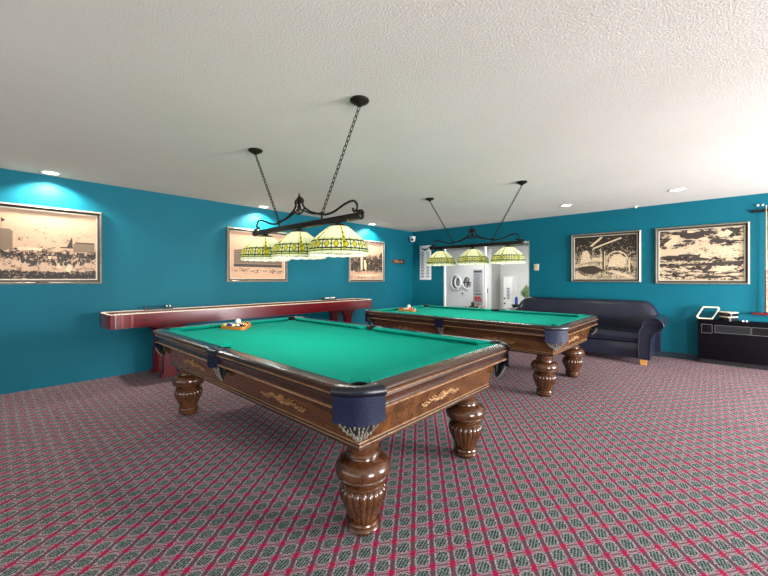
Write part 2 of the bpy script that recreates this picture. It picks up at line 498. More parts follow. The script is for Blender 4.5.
RAIL = [(.095,.800),(.150,.800),(.166,.798),(.176,.790),(.180,.780),(.177,.771),(.166,.768),(.166,.763),
        (.176,.758),(.181,.748),(.177,.738),(.168,.734),(.166,.727),(.170,.705),(.167,.700),(.095,.700)]
RIDGE = [(.150,.7655),(.178,.7655),(.1815,.7635),(.1815,.7610),(.178,.7590),(.150,.7590)]
TRIM = [(.150,.6995),(.174,.6995),(.178,.697),(.178,.693),(.174,.690),(.150,.690)]
CUSH = [(0,.796),(.004,.789),(.030,.771),(.097,.771),(.097,.8015),(.014,.8015),(.004,.800)]

def spray(bm, o, u, v, n, w):
    """carved shell with leaf sprays to both sides, centred on o in the plane u,v"""
    o, u, v, n = map(Vector, (o, u, v, n))
    base = Matrix((u, v, n)).transposed().to_4x4()
    def leaf(x, y, ang, l, wd):
        ellipsoid(bm, o+u*x+v*y+n*.002, (l, wd, .007), base @ Matrix.Rotation(ang, 4, 'Z'), 8, 6)
    for k in range(9):
        a = R(-10+200*k/8)
        leaf(.030*math.cos(a), .022*math.sin(a)-.008, a, .026, .0075)
    ellipsoid(bm, o+n*.004-v*.012, (.018,.014,.011), base, 10, 6)
    for s in (-1, 1):
        x = .055
        for k in range(6):
            yy = .012*math.sin(k*1.1)
            leaf(s*x, yy+.010, (R(35) if s > 0 else R(145)), .020*(1-.07*k), .007)
            leaf(s*x, yy-.010, (R(-30) if s > 0 else R(210)), .018*(1-.07*k), .006)
            leaf(s*(x+.012), yy, 0, .016, .004)
            x += (w/2-.055)/6
        ellipsoid(bm, o+u*(s*w/2)+n*.003, (.010,.008,.007), base, 8, 6)

def pool_table(loc, rotz, label, leg_shift=.04):
    t = thing('pool_table', label, 'pool table', loc, rotz)
    # cloth bed with notched corners and sides
    bm = B(); pts = []
    bx, by, pr = NX+.066, NY+.080, .038
    cc = (NX+.066, NY+.066)
    for sx, sy in ((1,1),(-1,1),(-1,-1),(1,-1)):
        c = (sx*cc[0], sy*cc[1])
        angs = {(1,1):(-70,-200),(-1,1):(20,-110),(-1,-1):(110,-20),(1,-1):(200,70)}[(sx,sy)]
        pts += arc(c[0], c[1], pr, angs[0], angs[1], 12)
        if sy == 1 and sx == 1: pts += arc(0, by+.004, .05, 0, -180, 12)
        if sy == -1 and sx == -1: pts += arc(0, -by-.004, .05, 180, 0, 12)
    top = [bm.verts.new((x, y, .770)) for x, y in pts]; bot = [bm.verts.new((x, y, .745)) for x, y in pts]
    bm.faces.new(top); bm.faces.new(list(reversed(bot)))
    for i in range(len(pts)):
        j = (i+1) % len(pts); bm.faces.new((top[i], bot[i], bot[j], top[j]))
    obj('cloth_bed', bm, M['felt'], t, angle=20)
    # rails, cushions and pale strips coloured as gloss highlights
    gap = .062
    runs = []
    for s in (1, -1):
        for a, b in ((-(hx-CR), -gap), (gap, hx-CR)):
            runs.append(((a, s*NY, 0), (b, s*NY, 0), (0, s, 0), a, b))
        runs.append(((s*NX, -(hy-CR), 0), (s*NX, hy-CR, 0), (s, 0, 0), None, None))
    for p0, p1, out, a, b in runs:
        bm = B(); prism(bm, RAIL, p0, p1, out, (0,0,1))
        r = obj('rail', bm, M['rail_wood' if a is not None else 'rail_wood_cross'], t, angle=28)
        bm = B(); prism(bm, TRIM, p0, p1, out, (0,0,1)); obj('moulding', bm, M['trim_wood'], r, angle=40)
        bm = B(); prism(bm, RIDGE, p0, p1, out, (0,0,1)); obj('bead', bm, M['trim_wood'], r, angle=40)  # highlight along the rail face, put in as a pale strip
        q0, q1 = Vector(p0), Vector(p1); d = (q1-q0).normalized()
        c0 = .085 if (a is None or abs(a) > 1) else .045
        c1 = .085 if (b is None or abs(b) > 1) else .045
        bm = B()
        prism(bm, CUSH, q0, q1, out, (0,0,1), lambda u, c0=c0: c0*(1-u/.097)+.002, lambda u, c1=c1: c1*(1-u/.097)+.002)
        obj('cushion', bm, M['felt'], t, angle=30)
    # apron: a tapering hull below the rails
    bm = B()
    def ring(ix, iy, z): return [Vector((BX+sx*(bhx-ix), BY+sy*(bhy-iy), z)) for sx, sy in ((1,1),(-1,1),(-1,-1),(1,-1))]
    quad_strip(bm, [ring(.085,.085,.700), ring(.090,.090,.64), ring(.135,.135,.475)])
    ap = obj('apron', bm, M['apron_wood'], t, angle=0)
    bm = B()
    for k, (i0, z0) in enumerate(((.124,.490),(.126,.470))):
        quad_strip(bm, [ring(i0+.012,i0+.012,z0+.008), ring(i0,i0,z0+.005), ring(i0-.004,i0-.004,z0), ring(i0,i0,z0-.006), ring(i0+.012,i0+.012,z0-.008)])
    bmo = obj('base_moulding', bm, M['rail_wood'], t, angle=0)
    for z0, i0 in ((.482,.1235),(.500,.1235)):
        bm = B(); quad_strip(bm, [ring(i0+.012,i0+.012,z0+.0035), ring(i0,i0,z0+.0025), ring(i0,i0,z0-.0025), ring(i0+.012,i0+.012,z0-.0035)]); obj('pale_line', bm, M['trim_wood'], bmo, angle=0)  # thin pale strips painting the highlights along the apron's lower edge
    tilt = .045/.165
    def carve(o, u, v, n, w):
        bm = B(); spray(bm, o, u, v, n, w); obj('carved_ornament', bm, M['carving'], t, angle=60)
    for s in (1, -1):
        n = Vector((s, 0, -tilt)).normalized(); v = Vector((s*tilt, 0, 1)).normalized()
        carve((BX+s*(bhx-.106), BY, .575), (0, s, 0), v, n, .40)
        n = Vector((0, s, -tilt)).normalized(); v = Vector((0, s*tilt, 1)).normalized()
        for x in (-.68, .68):
            carve((BX+x, BY+s*(bhy-.106), .575), (-s, 0, 0), v, n, .46)
    # corner pockets
    def pocket(cx, cy, ang, outer, inner, side=False):
        """outer/inner: matching lists of xy points from rail end to rail end"""
        z1, z0 = .803, .770
        bm = B(); n = len(outer)
        rings = []
        for (ox, oy), (ix, iy) in zip(outer, inner):
            o_, i_ = Vector((ox, oy, 0)), Vector((ix, iy, 0)); d = (o_-i_).normalized()
            rings.append([i_+Vector((0,0,z0)), i_+Vector((0,0,z1-.006)), i_+d*.008+Vector((0,0,z1)), o_-d*.004+Vector((0,0,z1+.001)),
                          o_+d*.010+Vector((0,0,z1-.004)), o_+d*.020+Vector((0,0,z1-.014)), o_+d*.023+Vector((0,0,z1-.028)), o_+d*.018+Vector((0,0,z1-.043)), o_+d*.006+Vector((0,0,z1-.049)), o_-d*.004+Vector((0,0,z0-.02))])
        quad_strip(bm, rings)
        p = obj('pocket', bm, M['pocket_leather'], t, angle=50)
        # leather shield
        bm = B(); rings = []
        zb = .645 if not side else .690
        for i, ((ox, oy), (ix, iy)) in enumerate(zip(outer, inner)):
            o_, i_ = Vector((ox, oy, 0)), Vector((ix, iy, 0)); d = (o_-i_).normalized()
            if side: d = Vector((0, 1 if cy > 0 else -1, 0))
            k = abs(2*i/(n-1)-1)
            low = zb-.022*(1-k**2)+(.004*math.sin(i*PI/2))
            rings.append([o_-d*.012+Vector((0,0,.765)), o_+d*.010+Vector((0,0,.765)), o_+d*.014+Vector((0,0,.72)),
                          o_+d*.012+Vector((0,0,low+.02)), o_+d*.018+Vector((0,0,low)), o_-d*.012+Vector((0,0,low+.004))])
        quad_strip(bm, rings)
        obj('shield', bm, M['pocket_weave'], p, angle=50)
        # fringe of knotted cords gathered to a point
        bm = B(); n2 = n-1
        if side:
            tip = Vector((cx, BY+(1 if cy > 0 else -1)*(bhy-.070), .555))
        else:
            tip = Vector((BX+math.copysign(bhx-.078, cx), BY+math.copysign(bhy-.078, cy), .545))
        ends = []
        for i in range(0, n, 1 if side else 2):
            ox, oy = outer[i]; k = abs(2*i/n2-1)
            c = Vector((cx, cy, 0)); d = (Vector((ox, oy, 0))-c)
            ends.append(Vector((ox, oy, zb-.01-.015*(1-k**2)))-d.normalized()*.012)
        for i, e in enumerate(ends):
            mid = e.lerp(tip, .5)+Vector((0,0,-.012))
            if i % 2 == 0: tube(bm, smooth_path([e, mid, tip+Vector((0,0,.003*i))], 5), .0028, 5)
            rr = random.Random(i)
            for f in (.12,.3,.48,.66,.84):
                if rr.random() < .75: ellipsoid(bm, e.lerp(tip, f)+Vector((0,0,-.012*math.sin(PI*f))), (.006,.006,.008+.004*rr.random()), None, 7, 5)
        obj('fringe', bm, M['fringe'], p, angle=60)
        bm = B()
        inw = Vector((0, -1 if cy > 0 else 1, 0)) if side else Vector((-math.copysign(1, cx), -math.copysign(1, cy), 0)).normalized()
        top_ = [e+Vector((0,0,.02)) for e in ends]; mid_ = [e.lerp(tip, .5)+Vector((0,0,-.006))+inw*.002 for e in ends]; low_ = [tip+(e-tip)*.06 for e in ends]
        def back(q): return [p+inw*.012 for p in reversed(q)]
        quad_strip(bm, [top_+back(top_), mid_+back(mid_), low_+back(low_)])
        obj('net_backing', bm, M['black'], p, angle=60)
        # bag
        bm = B()
        c3 = Vector((cx, cy, 0))
        bagr = []
        for z, k in ((.795,1.0),(.74,1.0),(.69,.85),(.64,.5),(.585,.22)):
            ctr = c3.lerp(Vector((tip.x, tip.y, 0)), max(0, (.74-z)/.2)) if z < .74 else c3
            bagr.append([ctr+Vector((.042*k*math.cos(2*PI*j/16), .042*k*math.sin(2*PI*j/16), z)) for j in range(16)])
        vr = [[bm.verts.new(q) for q in r_] for r_ in bagr]
        for a_, b_ in zip(vr, vr[1:]):
            for j in range(16): bm.faces.new((a_[j], a_[(j+1)%16], b_[(j+1)%16], b_[j]))
        bm.faces.new(vr[-1])
        obj('bag', bm, M['black'], p, angle=60)
    for sx, sy in ((1,1),(-1,1),(-1,-1),(1,-1)):
        C = (NX+.066, NY+.066)
        outer = [(sx*(hx-CR*i/16+.016*math.sin(PI*i/16)), sy*(hy-CR+CR*i/16+.016*math.sin(PI*i/16))) for i in range(17)]
        inner = [(x*sx, y*sy) for x, y in arc(C[0], C[1], .040, -62, 152, 16)]
        pocket(sx*C[0], sy*C[1], 0, outer, inner)
    for s in (1, -1):
        outer = [(-gap+2*gap*i/8, s*(hy+.004*math.sin(PI*i/8))) for i in range(9)]
        inner = [(x, s*y) for x, y in arc(0, NY+.095, .05, 180, 0, 8)]
        pocket(0, s*(NY+.095), 0, outer, inner, True)
    # turned legs with fluted vases
    prof = [(.06,.476),(.088,.474),(.088,.450),(.080,.444),(.078,.420),(.086,.414),(.090,.404),(.084,.396),(.086,.388),
            (.112,.380),(.132,.366),(.142,.348),(.146,.330),(.144,.316),(.134,.304),(.138,.297),(.128,.286),(.102,.276),(.090,.268),(.088,.262),
            (.106,.257),(.112,.250),(.108,.244),(.06,.244)]
    vase = [(.106,.2438),(.117,.232),(.123,.216),(.123,.200),(.117,.178),(.107,.155),(.096,.130),(.086,.106),(.078,.084),(.074,.0705)]
    foot = [(.05,.070),(.074,.070),(.084,.066),(.087,.058),(.084,.050),(.078,.047),(.086,.042),(.090,.034),(.086,.026),(.072,.023),(.068,.012),(.062,.0),(.03,.0)]
    for sx in (1, -1):
        for sy in (1, -1):
            lx, ly = BX+leg_shift+sx*1.20, (-.615 if sy < 0 else .440)
            bm = B(); lathe(bm, prof, 40)
            lg = obj('leg', bm, M['leg_wood'], t, (lx, ly, 0), angle=40)
            bm = B()
            lathe(bm, vase, 20*8, mod=lambda a, z: .93+.07*abs(math.sin(10*a))**.6)
            obj('fluted_vase', bm, M['leg_wood'], lg, angle=70)
            bm = B(); lathe(bm, foot, 40); obj('foot', bm, M['leg_wood'], lg, angle=40)
    return t

T1 = pool_table((-2.630, 1.924, 0), R(.25), 'nearest pool table, dark carved wood with green cloth and turned legs, in the foreground')
T2 = pool_table((-2.628, 4.796, 0), R(-.3), 'farther pool table, carved brown wood with green cloth, standing before the navy sofa', 0)

# ------------------------------------------------------------------ balls in wooden triangles
BALL = .0286
balls = [('solid yellow',(236,186,30),0),('solid blue',(24,50,140),0),('solid red',(196,36,30),0),('solid purple',(76,36,110),0),
         ('solid orange',(232,100,28),0),('solid green',(20,110,64),0),('solid maroon',(110,24,34),0),('solid black',(14,14,16),0),
         ('yellow-striped',(236,186,30),1),('blue-striped',(24,50,140),1),('red-striped',(196,36,30),1),('purple-striped',(76,36,110),1),
         ('orange-striped',(232,100,28),1),('green-striped',(20,110,64),1),('maroon-striped',(110,24,34),1)]
def ball_mat(name, rgb, stripe):
    mt, b, t = new_mat(name, lin(rgb), .08)
    tc = t.node('ShaderNodeTexCoord').outputs['Object']
    s = t.node('ShaderNodeSeparateXYZ'); t.l.new(tc, s.inputs[0])
    az = t.m('ABSOLUTE', s.outputs[2])
    ay = t.node('ShaderNodeVectorMath', operation='DISTANCE'); t.l.new(tc, ay.inputs[0]); ay.inputs[1].default_value = (.0286,0,0)
    c = lin(rgb)
    iv = lin((236,230,212))
    col = t.mix(t.m('GREATER_THAN', az, .0155 if stripe else 1.0), c, iv)
    col = t.mix(t.m('LESS_THAN', ay.outputs['Value'], .009), col, iv)
    t.l.new(col, b.inputs['Base Color']); return mt
BM = [ball_mat('ball_'+n.replace(' ','_').replace('-','_'), c, s) for n, c, s in balls]
cue_mat = ball_mat('ball_cue', (240,238,230), 0)
def ball_mesh(mt):
    bm = B(); bmesh.ops.create_uvsphere(bm, u_segments=24, v_segments=14, radius=BALL)
    me = bpy.data.meshes.new('ball'); bm.to_mesh(me); bm.free(); me.shade_smooth(); me.materials.append(mt); return me
BME = [ball_mesh(m) for m in BM]; CME = ball_mesh(cue_mat)
def tri_rack_mesh(bm, inner, t, h, cr=.03):
    """rounded triangle frame; inner = half-inradius to the inside faces"""
    def outline(rin):
        pts = []
        for k in range(3):
            a = R(90+120*k)
            c = Vector((math.cos(a), math.sin(a), 0))*2*(inner-cr)
            for i in range(7):
                b = a+R(-60+120*i/6); pts.append(c+Vector((math.cos(b), math.sin(b), 0))*(cr+rin))
        return pts
    o, i = outline(t), outline(0)
    rings = [i, o, [p+Vector((0,0,h)) for p in o], [p+Vector((0,0,h)) for p in i]]
    vr = [[bm.verts.new(p) for p in r] for r in rings]; n = len(o)
    for a in range(4):
        b = (a+1) % 4
        for j in range(n): bm.faces.new((vr[a][j], vr[a][(j+1)%n], vr[b][(j+1)%n], vr[b][j]))
    return bm
def rack_of_balls(cx, cy, rot, where, order, grp, first, base=None):
    z = .7712
    inn = BALL*(4/math.sqrt(3)+1)+.001
    bm = B(); tri_rack_mesh(bm, inn, .012, .034)
    o = obj('ball_rack', bm, M['rack_wood'], None, (cx, cy, z-.0002), 40, (0,0,rot))
    tag(o, 'orange wooden triangle rack holding balls on the '+where, 'ball rack')
    s3 = math.sqrt(3); k = 0; d = 2*BALL+.0002
    c, s = math.cos(rot), math.sin(rot)
    place = {}
    for row in range(5):
        for j in range(row+1):
            lx = (j-row/2)*d; ly = (8/3-row)*d*s3/2
            x, y = cx+lx*c-ly*s, cy+lx*s+ly*c
            n, rgb, st = balls[order[k]]
            b = bpy.data.objects.new('pool_ball', BME[order[k]]); COL.objects.link(b)
            b.location = (x, y, z+BALL); b.rotation_euler = (random.uniform(-1.5,1.5), random.uniform(-.8,.8), random.uniform(0,6.28))
            tag(b, n+' pool ball inside the wooden triangle on the '+where, 'pool ball', grp)
            place[(row, j)] = Vector((x, y, 0)); k += 1
    p = (place[(2,1)]+place[(3,1)]+place[(3,2)])/3
    b = bpy.data.objects.new('cue_ball', CME); COL.objects.link(b)
    b.location = (p.x, p.y, z+BALL+2*BALL*math.sqrt(2/3)+.0006)
    tag(b, 'white cue ball perched on top of the racked balls on the '+where, 'cue ball')
rack_of_balls(-3.735, 1.79, R(20), 'nearest pool table', [4,12,6,3,10,0,9,5,11,2,8,1,14,13,7], 'pool balls racked on the nearest table', True)
rack_of_balls(-3.70, 4.66, R(14), 'farther pool table', [7,10,0,12,6,3,5,1,14,13,2,11,8,4,9], 'pool balls racked on the farther table', False)

# ------------------------------------------------------------------ hanging billiard lamps
def billiard_lamp(cx, cy, zb, half, canopies, label, shades, tilt=0):
    t = thing('billiard_lamp', label, 'hanging lamp', (cx, cy, zb))
    bm = B(); box(bm, (0,0,0), (2*half, .05, .045), .008)
    obj('bar', bm, M['iron'], t)
    for s in (-1, 1):
        bm = B(); 
        pts = [(s*(half-.005)+s*.035*math.sin(a)*1.0, 0, .012+.026*math.cos(a)) for a in [PI*2*i/16 for i in range(17)]]
        tube(bm, pts, .008, 8); ellipsoid(bm, (s*(half+.004), 0, 0), (.018,.03,.028))
        obj('end_cap', bm, M['iron'], t, angle=50)
    # scrolled ironwork
    bm = B()
    for s in (-1, 1):
        P = [(s*(half-.16), 0, .028)]
        c = [(s*(half-.13),0,.045),(s*(half-.105),0,.085),(s*(half-.07),0,.10),(s*(half-.035),0,.085),(s*(half-.035),0,.05),(s*(half-.065),0,.038),(s*(half-.075),0,.062)]
        main = [c[6],c[5],c[4],c[3],(s*(half-.075),0,.115),(s*(half-.16),0,.105),(s*(half-.27),0,.068),(s*(half-.36),0,.055),(s*.30,0,.062),(s*.17,0,.095),(s*.08,0,.14),(s*.05,0,.175),(s*.055,0,.205),(s*.035,0,.222),(s*.018,0,.205),(s*.03,0,.19)]
        tube(bm, smooth_path(main, 6), .0085, 8)
        tube(bm, smooth_path([(s*.08,0,.14),(s*.03,0,.105),(0,0,.10)], 5), .007, 8)
        tube(bm, [(s*.30,0,.062),(s*.30,0,.02)], .008, 8)
        tube(bm, smooth_path([(s*.33,0,.075),(s*.2,0,.078),(s*.05,0,.125),(0,0,.16)],6), .006, 8)
    obj('scrollwork', bm, M['iron'], t, angle=60)
    bm = B(); lathe(bm, [(.004,.10),(.012,.12),(.012,.15),(.02,.16),(.012,.17),(.011,.195),(.026,.205),(.022,.222),(.010,.245),(.003,.275)], 12)
    for s in (-1, 1):
        tube(bm, smooth_path([(0,0,.20),(s*.02,0,.235),(s*.032,0,.225),(s*.028,0,.212)],5), .006, 6)
    obj('finial', bm, M['iron'], t, angle=50)
    # canopies and chains up to the ceiling
    for k, px in enumerate(canopies):
        top = Vector((px-cx, 0, H-zb)); s = -1 if px < cx else 1
        bm = B(); lathe(bm, [(.0,0),(.066,0),(.068,-.006),(.062,-.016),(.045,-.024),(.040,-.030),(.02,-.036),(.012,-.048),(0,-.05)][1:-1], 28, tuple(top))
        obj('canopy', bm, M['iron'], t, angle=40)
        a = top+Vector((0,0,-.045)); b = Vector((s*.31, 0, .075))
        n = int((a-b).length/.034); d = (b-a)/n; dn = d.normalized()
        side = dn.cross(Vector((0,1,0))).normalized(); up = Vector((0,1,0))
        bm = B()
        for i in range(n):
            c = a+d*(i+.5); w = side if i % 2 else up
            tube(bm, [c+dn*(.023*math.cos(q))+w*(.0105*math.sin(q)) for q in [2*PI*j/10 for j in range(10)]], .0033, 5, True)
        obj('chain', bm, M['iron'], t, angle=60)
    for sx in shades:
        bm = B()
        prof = [(.045,-.045),(.075,-.058),(.105,-.080),(.135,-.104),(.162,-.128),(.184,-.150),(.200,-.168),(.211,-.190),(.216,-.212),(.218,-.236),(.219,-.246),(.216,-.262)]
        n = 72; rings = []
        zt, zb_ = prof[0][1], prof[-1][1]
        uvl = bm.loops.layers.uv.verify()
        for i, (r, z) in enumerate(prof):
            ring = []
            for j in range(n):
                a = 2*PI*j/n
                zz = z-(.006*abs(math.sin(9*a)) if i == len(prof)-1 else 0)
                rr = r*(1+.012*math.cos(18*a)*(i > 5))
                ring.append(bm.verts.new((rr*math.cos(a), rr*math.sin(a), zz)))
            rings.append(ring)
        vv = [ (z-zb_)/(zt-zb_) for r, z in prof]
        for i in range(len(prof)-1):
            for j in range(n):
                k = (j+1) % n
                f = bm.faces.new((rings[i][j], rings[i][k], rings[i+1][k], rings[i+1][j]))
                for l, uv in zip(f.loops, ((j/n,vv[i]),((j+1)/n,vv[i]),((j+1)/n,vv[i+1]),(j/n,vv[i+1]))): l[uvl].uv = uv
        so = obj('shade', bm, M['glass'], t, (sx,0,0), angle=60, weld=False)
        md = so.modifiers.new('thickness', 'SOLIDIFY'); md.thickness = .004; md.offset = -1
        bm = B(); lathe(bm, [(.01,-.018),(.022,-.022),(.024,-.034),(.058,-.042),(.066,-.052),(.060,-.056),(.02,-.056)], 24)
        obj('shade_cap', bm, M['iron'], so, angle=40)
        bm = B(); lathe(bm, [(.012,-.056),(.016,-.075),(.018,-.09),(.010,-.092)], 16); obj('socket', bm, M['iron'], so)
        bm = B(); ellipsoid(bm, (0,0,-.125), (.03,.03,.036), None, 16, 10); obj('bulb', bm, M['bulb'], so)
        L = bpy.data.lights.new('lamp_bulb_light', 'POINT'); L.energy = LAMP_W; L.color = (1,.95,.86); L.shadow_soft_size = .03
        lo = bpy.data.objects.new('lamp_bulb_light', L); COL.objects.link(lo); lo.location = (cx+sx, cy, zb-.168)
    return t
LAMP_W = 7
billiard_lamp(-2.535, 1.735, 1.735, .73, (-1.814, -3.263), 'three-shade leaded glass lamp on chains above the nearest pool table', (-.535, 0, .50))
billiard_lamp(-2.515, 4.60, 1.765, .70, (-1.812, -3.24), 'three-shade leaded glass lamp on chains above the farther pool table', (-.52, .01, .52))

# ------------------------------------------------------------------ recessed downlights
def downlight(x, y, label, watts, spot_angle=92, tgt=None):
    t = thing('ceiling_downlight', label, 'downlight', (x, y, H), 0, 'recessed ceiling downlights')
    bm = B(); n = 32
    pr = [(.070,-.001),(.098,-.001),(.100,-.004),(.096,-.007),(.076,-.006),(.070,-.003)]
    rings = [[Vector((r*math.cos(2*PI*j/n), r*math.sin(2*PI*j/n), z)) for j in range(n)] for r, z in pr]
    quad_strip(bm, rings+[rings[0]], True, False)
    obj('trim_ring', bm, M['white_plastic'], t, angle=40)
    bm = B(); lathe(bm, [(.072,-.0005),(.072,-.003),(.05,-.0045),(.01,-.005)], 28); obj('lens', bm, M['can_lens'], t, angle=60)
    if watts:
        L = bpy.data.lights.new('downlight_spot', 'SPOT'); L.energy = watts; L.color = (1,.95,.86)
        L.spot_size = R(spot_angle); L.spot_blend = .45; L.shadow_soft_size = .05
        lo = bpy.data.objects.new('downlight_spot', L); COL.objects.link(lo); lo.location = (x, y, H-.02)
        lo.rotation_euler = (0,0,0)
DW = 150
downlight(-5.735, .49, 'recessed downlight lighting the picture at far left', DW, 142)
downlight(-5.735, 3.20, 'recessed downlight above the picture behind the nearest lamp', DW, 142)
downlight(-5.735, 5.88, 'recessed downlight above the tree picture near the corner', DW, 142)
downlight(-1.84, 6.58, 'recessed ceiling light above the sofa, farther of the back pair', 14, 130)
downlight(-.377, 6.47, 'recessed ceiling light above the seascape picture', 14, 130)

# ------------------------------------------------------------------ shuffleboard table along the left wall
SX0, SX1, SY0, SY1, SZ0, SZ1 = -5.84, -5.30, .965, 5.46, .69, .86
t = thing('shuffleboard_table', 'long red shuffleboard table running along the teal left wall', 'shuffleboard', ((SX0+SX1)/2, (SY0+SY1)/2, 0))
cx, cy = (SX0+SX1)/2, (SY0+SY1)/2; w, l = (SX1-SX0)/2, (SY1-SY0)/2
def rrect(w, l, r, n=6):
    pts = []
    for sx, sy, a in ((1,1,0),(-1,1,90),(-1,-1,180),(1,-1,270)):
        pts += [(sx*(w-r)+r*math.cos(R(a+90*i/n)), sy*(l-r)+r*math.sin(R(a+90*i/n))) for i in range(n+1)]
    return pts
def wall_ring(bm, o, i, z0, z1):
    vr = [[bm.verts.new((x,y,z)) for x,y in q] for q, z in ((o,z0),(o,z1),(i,z1),(i,z0))]; n = len(o)
    for a in range(4):
        for j in range(n): bm.faces.new((vr[a][j], vr[a][(j+1)%n], vr[(a+1)%4][(j+1)%n], vr[(a+1)%4][j]))
bm = B(); wall_ring(bm, rrect(w,l,.07), rrect(w-.022,l-.022,.05), SZ0, SZ1); obj('cabinet', bm, M['red_lacquer'], t, angle=40)
bm = B(); wall_ring(bm, rrect(w+.003,l+.003,.073), rrect(w-.026,l-.026,.046), SZ1, SZ1+.008); obj('top_edge', bm, M['pale_wood'], t, angle=40)
bm = B(); box(bm, (0,0,SZ0+.012), (2*w-.05, 2*l-.05, .02)); obj('gutter', bm, M['black_lacquer'], t)
bm = B(); box(bm, (0,0,(SZ0+.022+SZ1-.018)/2), (.40, 2*l-.26, SZ1-.018-SZ0-.022), .004); obj('playing_board', bm, M['board_maple'], t)
for yy in (-l+.13, -l+.23):
    bm = B(); box(bm, (w+.001, yy, (SZ0+SZ1)/2), (.004, .022, SZ1-SZ0-.01)); obj('inlay_stripe', bm, M['inlay'], t)
for sy in (-1, 1):
    for sx in (-1, 1):
        bm = B()
        ww, zt = .065, SZ0
        prof = [(-.26,zt),(-.20,zt-.012),(-.13,zt-.05),(-.085,zt-.11),(-.07,zt-.18),(-.075,.06),(-.10,.03),(-.10,0),(.10,0),(.10,.03),(.075,.06),(.07,zt-.18),(.085,zt-.11),(.13,zt-.05),(.20,zt-.012),(.26,zt)]
        prism(bm, prof, (sx*(w-.02)-sx*.09, sy*(l-.66), 0), (sx*(w-.02), sy*(l-.66), 0), (0,1,0), (0,0,1))
        obj('leg', bm, M['red_lacquer'], t, angle=30)
def scorer(y, n, label):
    s = thing('bead_scorer', label, 'scorer', (SX0+.05, y, SZ1+.008), 0, 'scorers on the shuffleboard table')
    bm = B(); box(bm, (0,0,.006), (.05,.36,.012), .003)
    for e in (-1,1): box(bm, (0,e*.165,.03), (.035,.025,.05), .004)
    obj('stand', bm, M['black_lacquer'], s)
    bm = B(); tube(bm, [(0,-.165,.04),(0,.165,.04)], .004, 8); obj('rod', bm, M['iron'], s)
    for k in range(n):
        bm = B(); ellipsoid(bm, (0, .145-.024*k-(0 if k < n//2 else .02), .04), (.014,.011,.014), None, 10, 8)
        obj('bead', bm, M['white_plastic'] if not (n < 6 and k == 1) else M['white_plastic'], s)
scorer(1.62, 2, 'black bead scorer at the near end of the shuffleboard')
scorer(4.68, 10, 'bead scorer full of white beads at the far end of the shuffleboard')

# ------------------------------------------------------------------ framed engravings
def picture(face, a0, a1, z0, z1, pm, label, shapes=None, plate=False, fw=.055):
    """face 'L': on the left wall, a runs along y; face 'B': on the back wall, a runs along x"""
    W, Hh = a1-a0, z1-z0
    am, zm = (a0+a1)/2, (z0+z1)/2
    loc, rot = (((XL, am, zm), PI/2) if face == 'L' else ((am, YB, zm), 0))
    # local: x right along the wall as seen from the room, y into the wall (room is -y)
    t = thing('framed_picture', label, 'picture', loc, rot)
    def frame(name, w0, w1, d0, d1, mat, par, rnd=.003):
        bm = B()
        def ring(i, y): return [Vector((sx*(W/2-i), y, sz*(Hh/2-i))) for sx, sz in ((1,1),(-1,1),(-1,-1),(1,-1))]
        rings = [ring(w0, -.003), ring(w0, -d0), ring(w0+rnd, -d0-rnd), ring(w1-rnd, -d1-rnd), ring(w1, -d1), ring(w1, -.003)]
        quad_strip(bm, rings+[rings[0]], True, False)
        return obj(name, bm, mat, par, angle=30)
    f = frame('frame', 0, fw*.42, .030, .044, M['silver_frame'], t)
    frame('frame_cove', fw*.42, fw*.86, .030, .022, M['frame_dark'], f, .002)
    frame('frame_lip', fw*.86, fw*1.12, .024, .020, M['frame_lip'], f, .001)
    bm = B(); w2, h2 = W/2-fw*1.1, Hh/2-fw*1.1
    uvplane(bm, (-w2,-.012,-h2), (w2,-.012,-h2), (w2,-.012,h2), (-w2,-.012,h2))
    p = obj('print', bm, pm, t, angle=0)
    for name, mat, polys in (shapes or []):
        if len(polys) <= 5:
            for k, poly in enumerate(polys):
                bm = B(); bm.faces.new([bm.verts.new(((u*2-1)*w2, -.0126-.0001*k, (v*2-1)*h2)) for u, v in poly])
                obj(name, bm, mat, p, angle=0, weld=False)
            continue
        bm = B()
        for k, poly in enumerate(polys):
            y = -.0126-.0002*k/ max(1,len(polys))
            bm.faces.new([bm.verts.new(((u*2-1)*w2, y, (v*2-1)*h2)) for u, v in poly])
        obj(name, bm, mat, p, angle=0, weld=False)
    if plate:
        bm = B(); box(bm, (0, -.046, -Hh/2+fw*.5), (.11,.006,.026), .002); obj('name_plate', bm, M['brown_plate'], t)
    return t
def rc(u0, v0, u1, v1): return [(u0,v0),(u1,v0),(u1,v1),(u0,v1)]
def blob(cx, cy, rx, ry, seed, n=14):
    r = random.Random(seed)
    return [(min(.985, max(.015, cx+rx*(.7+.45*r.random())*math.cos(2*PI*i/n))), min(.985, max(.015, cy+ry*(.7+.45*r.random())*math.sin(2*PI*i/n)))) for i in range(n)]
SEP = (224,190,158); INK = (44,34,30)
